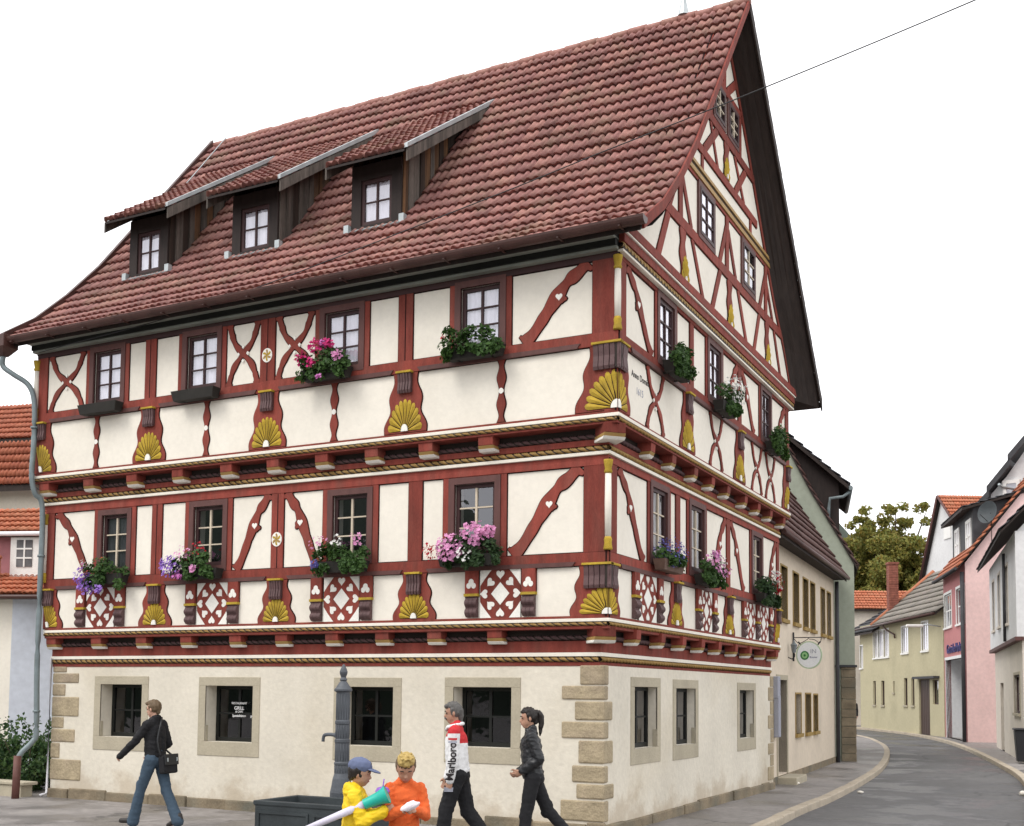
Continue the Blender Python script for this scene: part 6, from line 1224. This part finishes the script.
# man in the red and white racing jacket
p = person('grey haired man with a moustache in a red and white racing jacket', (-.72, -2.8, 0), R(112), 1.93, (16, -14), (6, 22), (-1, 6), (5, 8), (10, 14), (2, 4), head=(4, -2), skin='skin_tan', curl=(.55, .55))
def racing(c):
    z = c.z - p['pel'].z
    if abs(c.x) < .155 or z > .455: return 1 if z > (.35 if c.y < 0 else .42) else 0
    return 0
j = jacket(p, ['cloth_white', 'cloth_red'], 1.06, matfn=racing); wrinkle(j, .007, 9, 1); t = trousers(p, 'cloth_black', (.108, .082, .082)); wrinkle(t, .008, 8, 2); shoes(p); hair(p, 'hair_grey', [('c', (0, -.085, .07), .028, (0, -.07, .0), .022)])
bm = bmesh.new(); HM = p['HM']; tube(bm, [HM @ Vector(q) for q in ((-.034, .083, .05), (-.015, .1, .059), (.015, .1, .059), (.034, .083, .05))], [.006, .011, .011, .006], 7); obj('moustache', bm, 'hair_grey', p['root'])
bm = bmesh.new(); tube(bm, [p['up'](*q) for q in ((-.085, -.02, .545), (-.06, .075, .53), (0, .10, .50), (.06, .075, .53), (.085, -.02, .545), (.05, -.07, .555), (0, -.088, .558), (-.05, -.07, .555), (-.085, -.02, .545))], .022, 8); obj('collar', bm, 'cloth_white', p['root'])
def sleeve_text(s, size, a, m, shift=0):
    cu = bpy.data.curves.new('t', 'FONT'); cu.body = s; cu.size = size; cu.align_x = 'CENTER'; cu.align_y = 'CENTER'; cu.extrude = .0; cu.offset = .003; to = bpy.data.objects.new('t', cu); me = bpy.data.meshes.new_from_object(to); bpy.data.objects.remove(to)
    b = bmesh.new(); b.from_mesh(me); bmesh.ops.triangulate(b, faces=b.faces[:]); bmesh.ops.subdivide_edges(b, edges=b.edges[:], cuts=1); b.to_mesh(me); b.free()
    S0, E0, W0 = p['sho', 0], p['elb', 0], p['wri', 0]; tot = .29 + .255
    for v in me.vertices:
        d = tot * a - v.co.x; ax = S0.lerp(E0, d / .29) if d < .29 else E0.lerp(W0, (d - .29) / .255); r = .083 - .028 * d / tot; an = v.co.y / r + shift
        v.co = ax + Vector((-math.cos(an) * (r + .012), math.sin(an) * (r + .012), 0))
    me.materials.clear(); me.materials.append(MATS[m]); o = bpy.data.objects.new('lettering', me); COL.objects.link(o); o.parent = p['root']
sleeve_text('Marlboro', .112, .60, 'lettering_black')
for a_, m_ in ((.14, 'cloth_red'), (.20, 'lettering_grey')):
    bm = bmesh.new(); S0, E0 = p['sho', 0], p['elb', 0]; ax = S0.lerp(E0, a_ * .545 / .29); prev = None
    for q in range(7):
        an = -.55 + 1.1 * q / 6; r = .094; cur = [bm.verts.new(ax + Vector((-math.cos(an) * r, math.sin(an) * r, dz))) for dz in (-.011, .011)]
        if prev: bm.faces.new((prev[0], cur[0], cur[1], prev[1]))
        prev = cur
    obj('sleeve_patch', bm, m_, p['root'])
bm = bmesh.new(); w_ = p['wri', 0] + p['fd', 0] * .10
for q in range(4): box(bm, w_ + Vector((.012, .0, -.018 + q * .012)), (.05, .10, .009), 0, R(4 * q))
np_ = empty('folded_leaflet', (0, 0, 0), 0, 'small folded grey paper in the hand of the man in the racing jacket', 'leaflet'); o = obj('sheets', bm, 'lettering_grey', np_); np_.location = p['root'].location; np_.rotation_euler = p['root'].rotation_euler; np_.scale = p['root'].scale

# woman in black leather
p = person('woman with a dark ponytail in a black leather jacket and black trousers, walking left', (.10, -2.35, 0), R(116), 1.87, (10, -24), (4, 20), (-22, -14), (10, 10), (78, 70), (16, 16), head=(6, 0), female=True, skin='skin_tan', curl=(.9, .9))
j = jacket(p, 'leather_black', 1.03); wrinkle(j, .011, 10, 4); t = trousers(p, 'cloth_black', (.10, .072, .062)); wrinkle(t, .006, 9, 5); shoes(p)
hair(p, 'hair_dark', [('c', (0, -.09, .17), .035, (0, -.125, .175), .022), ('c', (0, -.125, .172), .024, (0, -.15, .12), .034), ('c', (0, -.15, .12), .034, (0, -.135, .0), .03), ('c', (0, -.135, .0), .03, (0, -.12, -.10), .012)], fringe=False)
# woman with the shoulder bag
p = person('woman with short hair in a black sweater and flared jeans, striding left past the wall', (-6.0, -2.55, 0), R(96), 1.88, (22, -16), (4, 12), (34, -12), (12, 14), (14, 62), (-4, 20), head=(2, -4), female=True, curl=(.8, .8))
j = jacket(p, 'cloth_black', .98, cuff=-.22); wrinkle(j, .009, 10, 7); t = trousers(p, 'denim', (.10, .068, .082), hem=.085); wrinkle(t, .006, 9, 8); shoes(p); hair(p, 'hair_brown', [('e', (0, -.03, .14), (.088, .09, .10))])
bg_ = empty('shoulder_bag', (0, 0, 0), 0, 'black shoulder bag hanging at the hip of the woman in jeans', 'bag'); F_ = Fr((0, 0, 0), 0); P0 = p['pel']
bm = bmesh.new(); box(bm, P0 + Vector((.03, -.185, -.07)), (.30, .10, .25), 0, 0, R(-6)); obj('bag_body', bm, 'cloth_black', bg_, bevel=.025); bm = bmesh.new(); box(bm, P0 + Vector((.03, -.24, .0)), (.29, .018, .15), 0, 0, R(-6)); fl = obj('flap', bm, 'leather_black', bg_, bevel=.008)
bm = bmesh.new()
for x in (-.07, .13): box(bm, P0 + Vector((x, -.255, -.0)), (.02, .012, .05))
obj('buckle', bm, 'zinc', fl); bm = bmesh.new(); tube(bm, spline([P0 + Vector(q) for q in ((-.11, -.17, .04), (-.14, -.13, .25), (-.05, -.11, .50), (.10, .0, .56), (.15, .09, .42), (.19, .08, .2), (.18, -.14, .04))], 5), .013, 6); obj('strap', bm, 'leather_black', bg_)
bg_.location = p['root'].location; bg_.rotation_euler = p['root'].rotation_euler; bg_.scale = p['root'].scale
# boy in yellow with the cap
p = person('boy in a yellow hooded jacket and grey blue cap, seen from the side', (.62, -6.95, 0), R(-62), 1.41, (4, -4), (2, 4), (20, 18), (8, 10), (88, 98), (8, 4), head=(-4, -4), child=True, skin='skin_tan', curl=(1.0, 1.0))
j = jacket(p, 'cloth_yellow', 1.12, hood=True, ar=(.07, .066, .06)); wrinkle(j, .012, 9, 11); t = trousers(p, 'denim', (.11, .085, .08)); shoes(p); hair(p, 'hair_dark', fringe=False)
HM, hs = p['HM'], p['hs']; blend('cap', xf(HM, [('e', (0, -.008, .175), (.088 * hs, .103 * hs, .075 * hs)), ('c', (0, -.06, .14), .055 * hs, (0, .0, .165), .075 * hs)]), 'cap_blue', p['root'], .008, 3)
blend('cap_brim', xf(HM, [('e', (0, .115, .152), (.066 * hs, .075 * hs, .012 * hs), Matrix.Rotation(R(-12), 3, 'X'))]), 'cap_blue', p['root'], .006, 2)
hn = empty('toy_horn', (.80, -7.05, 1.075), 0, 'long pale plastic horn with a teal bell, held by the boy in yellow', 'toy horn')
ax = Vector((.68, .34, .33)); ax.normalize(); bm = bmesh.new(); tube(bm, [ax * t for t in (-.64, -.3, .02)], [.024, .030, .037], 14); obj('tube', bm, 'lilac_plastic', hn)
bm = bmesh.new(); tube(bm, [ax * t for t in (.0, .06, .12, .17, .205, .215)], [.044, .048, .054, .064, .078, .08], 20, cap=False); tube(bm, [ax * t for t in (.213, .12, .05)], [.073, .046, .03], 20); obj('bell', bm, 'teal_plastic', hn)
cp_ = empty('purple_cup', (.86, -6.86, 1.13), 0, 'purple plastic cup with a straw in front of the boy in yellow', 'cup'); bm = bmesh.new(); lathe(bm, [(.045, -.06), (.062, .04), (.066, .045), (.05, .075), (.02, .085)], (0, 0, 0), 16); obj('cup_body', bm, 'purple_plastic', cp_); bm = bmesh.new(); tube(bm, [(0, 0, .07), (.0, .02, .15)], .006, 6); obj('straw', bm, 'purple_plastic', cp_)
# boy in orange
p = person('boy with bleached blond hair in an orange sweater, looking down at his hands', (.97, -6.68, 0), R(-140), 1.475, (3, -3), (3, 3), (16, 20), (10, 8), (96, 90), (34, 32), head=(-6, -26), child=True, skin='skin_tan', curl=(1.1, 1.1))
j = jacket(p, 'cloth_orange', .98, collar=True, ar=(.064, .060, .052), name='sweater'); wrinkle(j, .011, 9, 14); t = trousers(p, 'denim', (.108, .085, .08)); shoes(p)
hair(p, 'hair_brown', fringe=False)
rngb = random.Random(3); fr_ = blend('fringe', xf(p['HM'], [('e', (0, .012, .205), (.070 * p['hs'], .088 * p['hs'], .052 * p['hs']))] + [('c', (rngb.uniform(-.055, .055), rngb.uniform(-.04, .085), .215), .022, (rngb.uniform(-.06, .06), rngb.uniform(-.03, .095), .262), .009) for _ in range(26)]), 'hair_blond', p['root'], .006, 0); displace(fr_, lambda c: .010 * mnoise.noise(Vector((c.x * 60, c.y * 60, c.z * 20))))
wl_, wr_ = p['wri', 0] + p['fd', 0] * .10, p['wri', 1] + p['fd', 1] * .10; mid = (wl_ + wr_) / 2
pp = empty('paper_wrapper', (0, 0, 0), 0, 'crumpled white and pink paper held by the boy in orange', 'wrapper'); bm = bmesh.new(); bmesh.ops.create_icosphere(bm, subdivisions=3, radius=1, matrix=Matrix.Translation(mid + Vector((0, .05, .02))) @ Matrix.Rotation(R(20), 4, 'Y') @ Matrix.Diagonal((.105, .05, .042, 1)))
for v in bm.verts: v.co += v.co.normalized() * .02 * mnoise.noise(v.co * 22)
obj('paper', bm, 'paper', pp); pp.location = p['root'].location; pp.rotation_euler = p['root'].rotation_euler; pp.scale = p['root'].scale
# someone far down the street, half hidden by the stone pier
p = person('distant person in dark clothes by the stone pier at the bend of the street', (-4.9, 45.0, 0), R(200), 1.9, (8, -8), (4, 10), (6, -6), (6, 6), (12, 12), (2, 2))
jacket(p, 'cloth_black'); trousers(p, 'cloth_black'); shoes(p); hair(p, 'hair_dark')

# ------------------------------------------------------------------ survey units to metres
for o in [o for o in scene.objects if o.parent is None and o.type in ('MESH', 'EMPTY')]:
    o.location = o.location * S; o.scale = o.scale * S
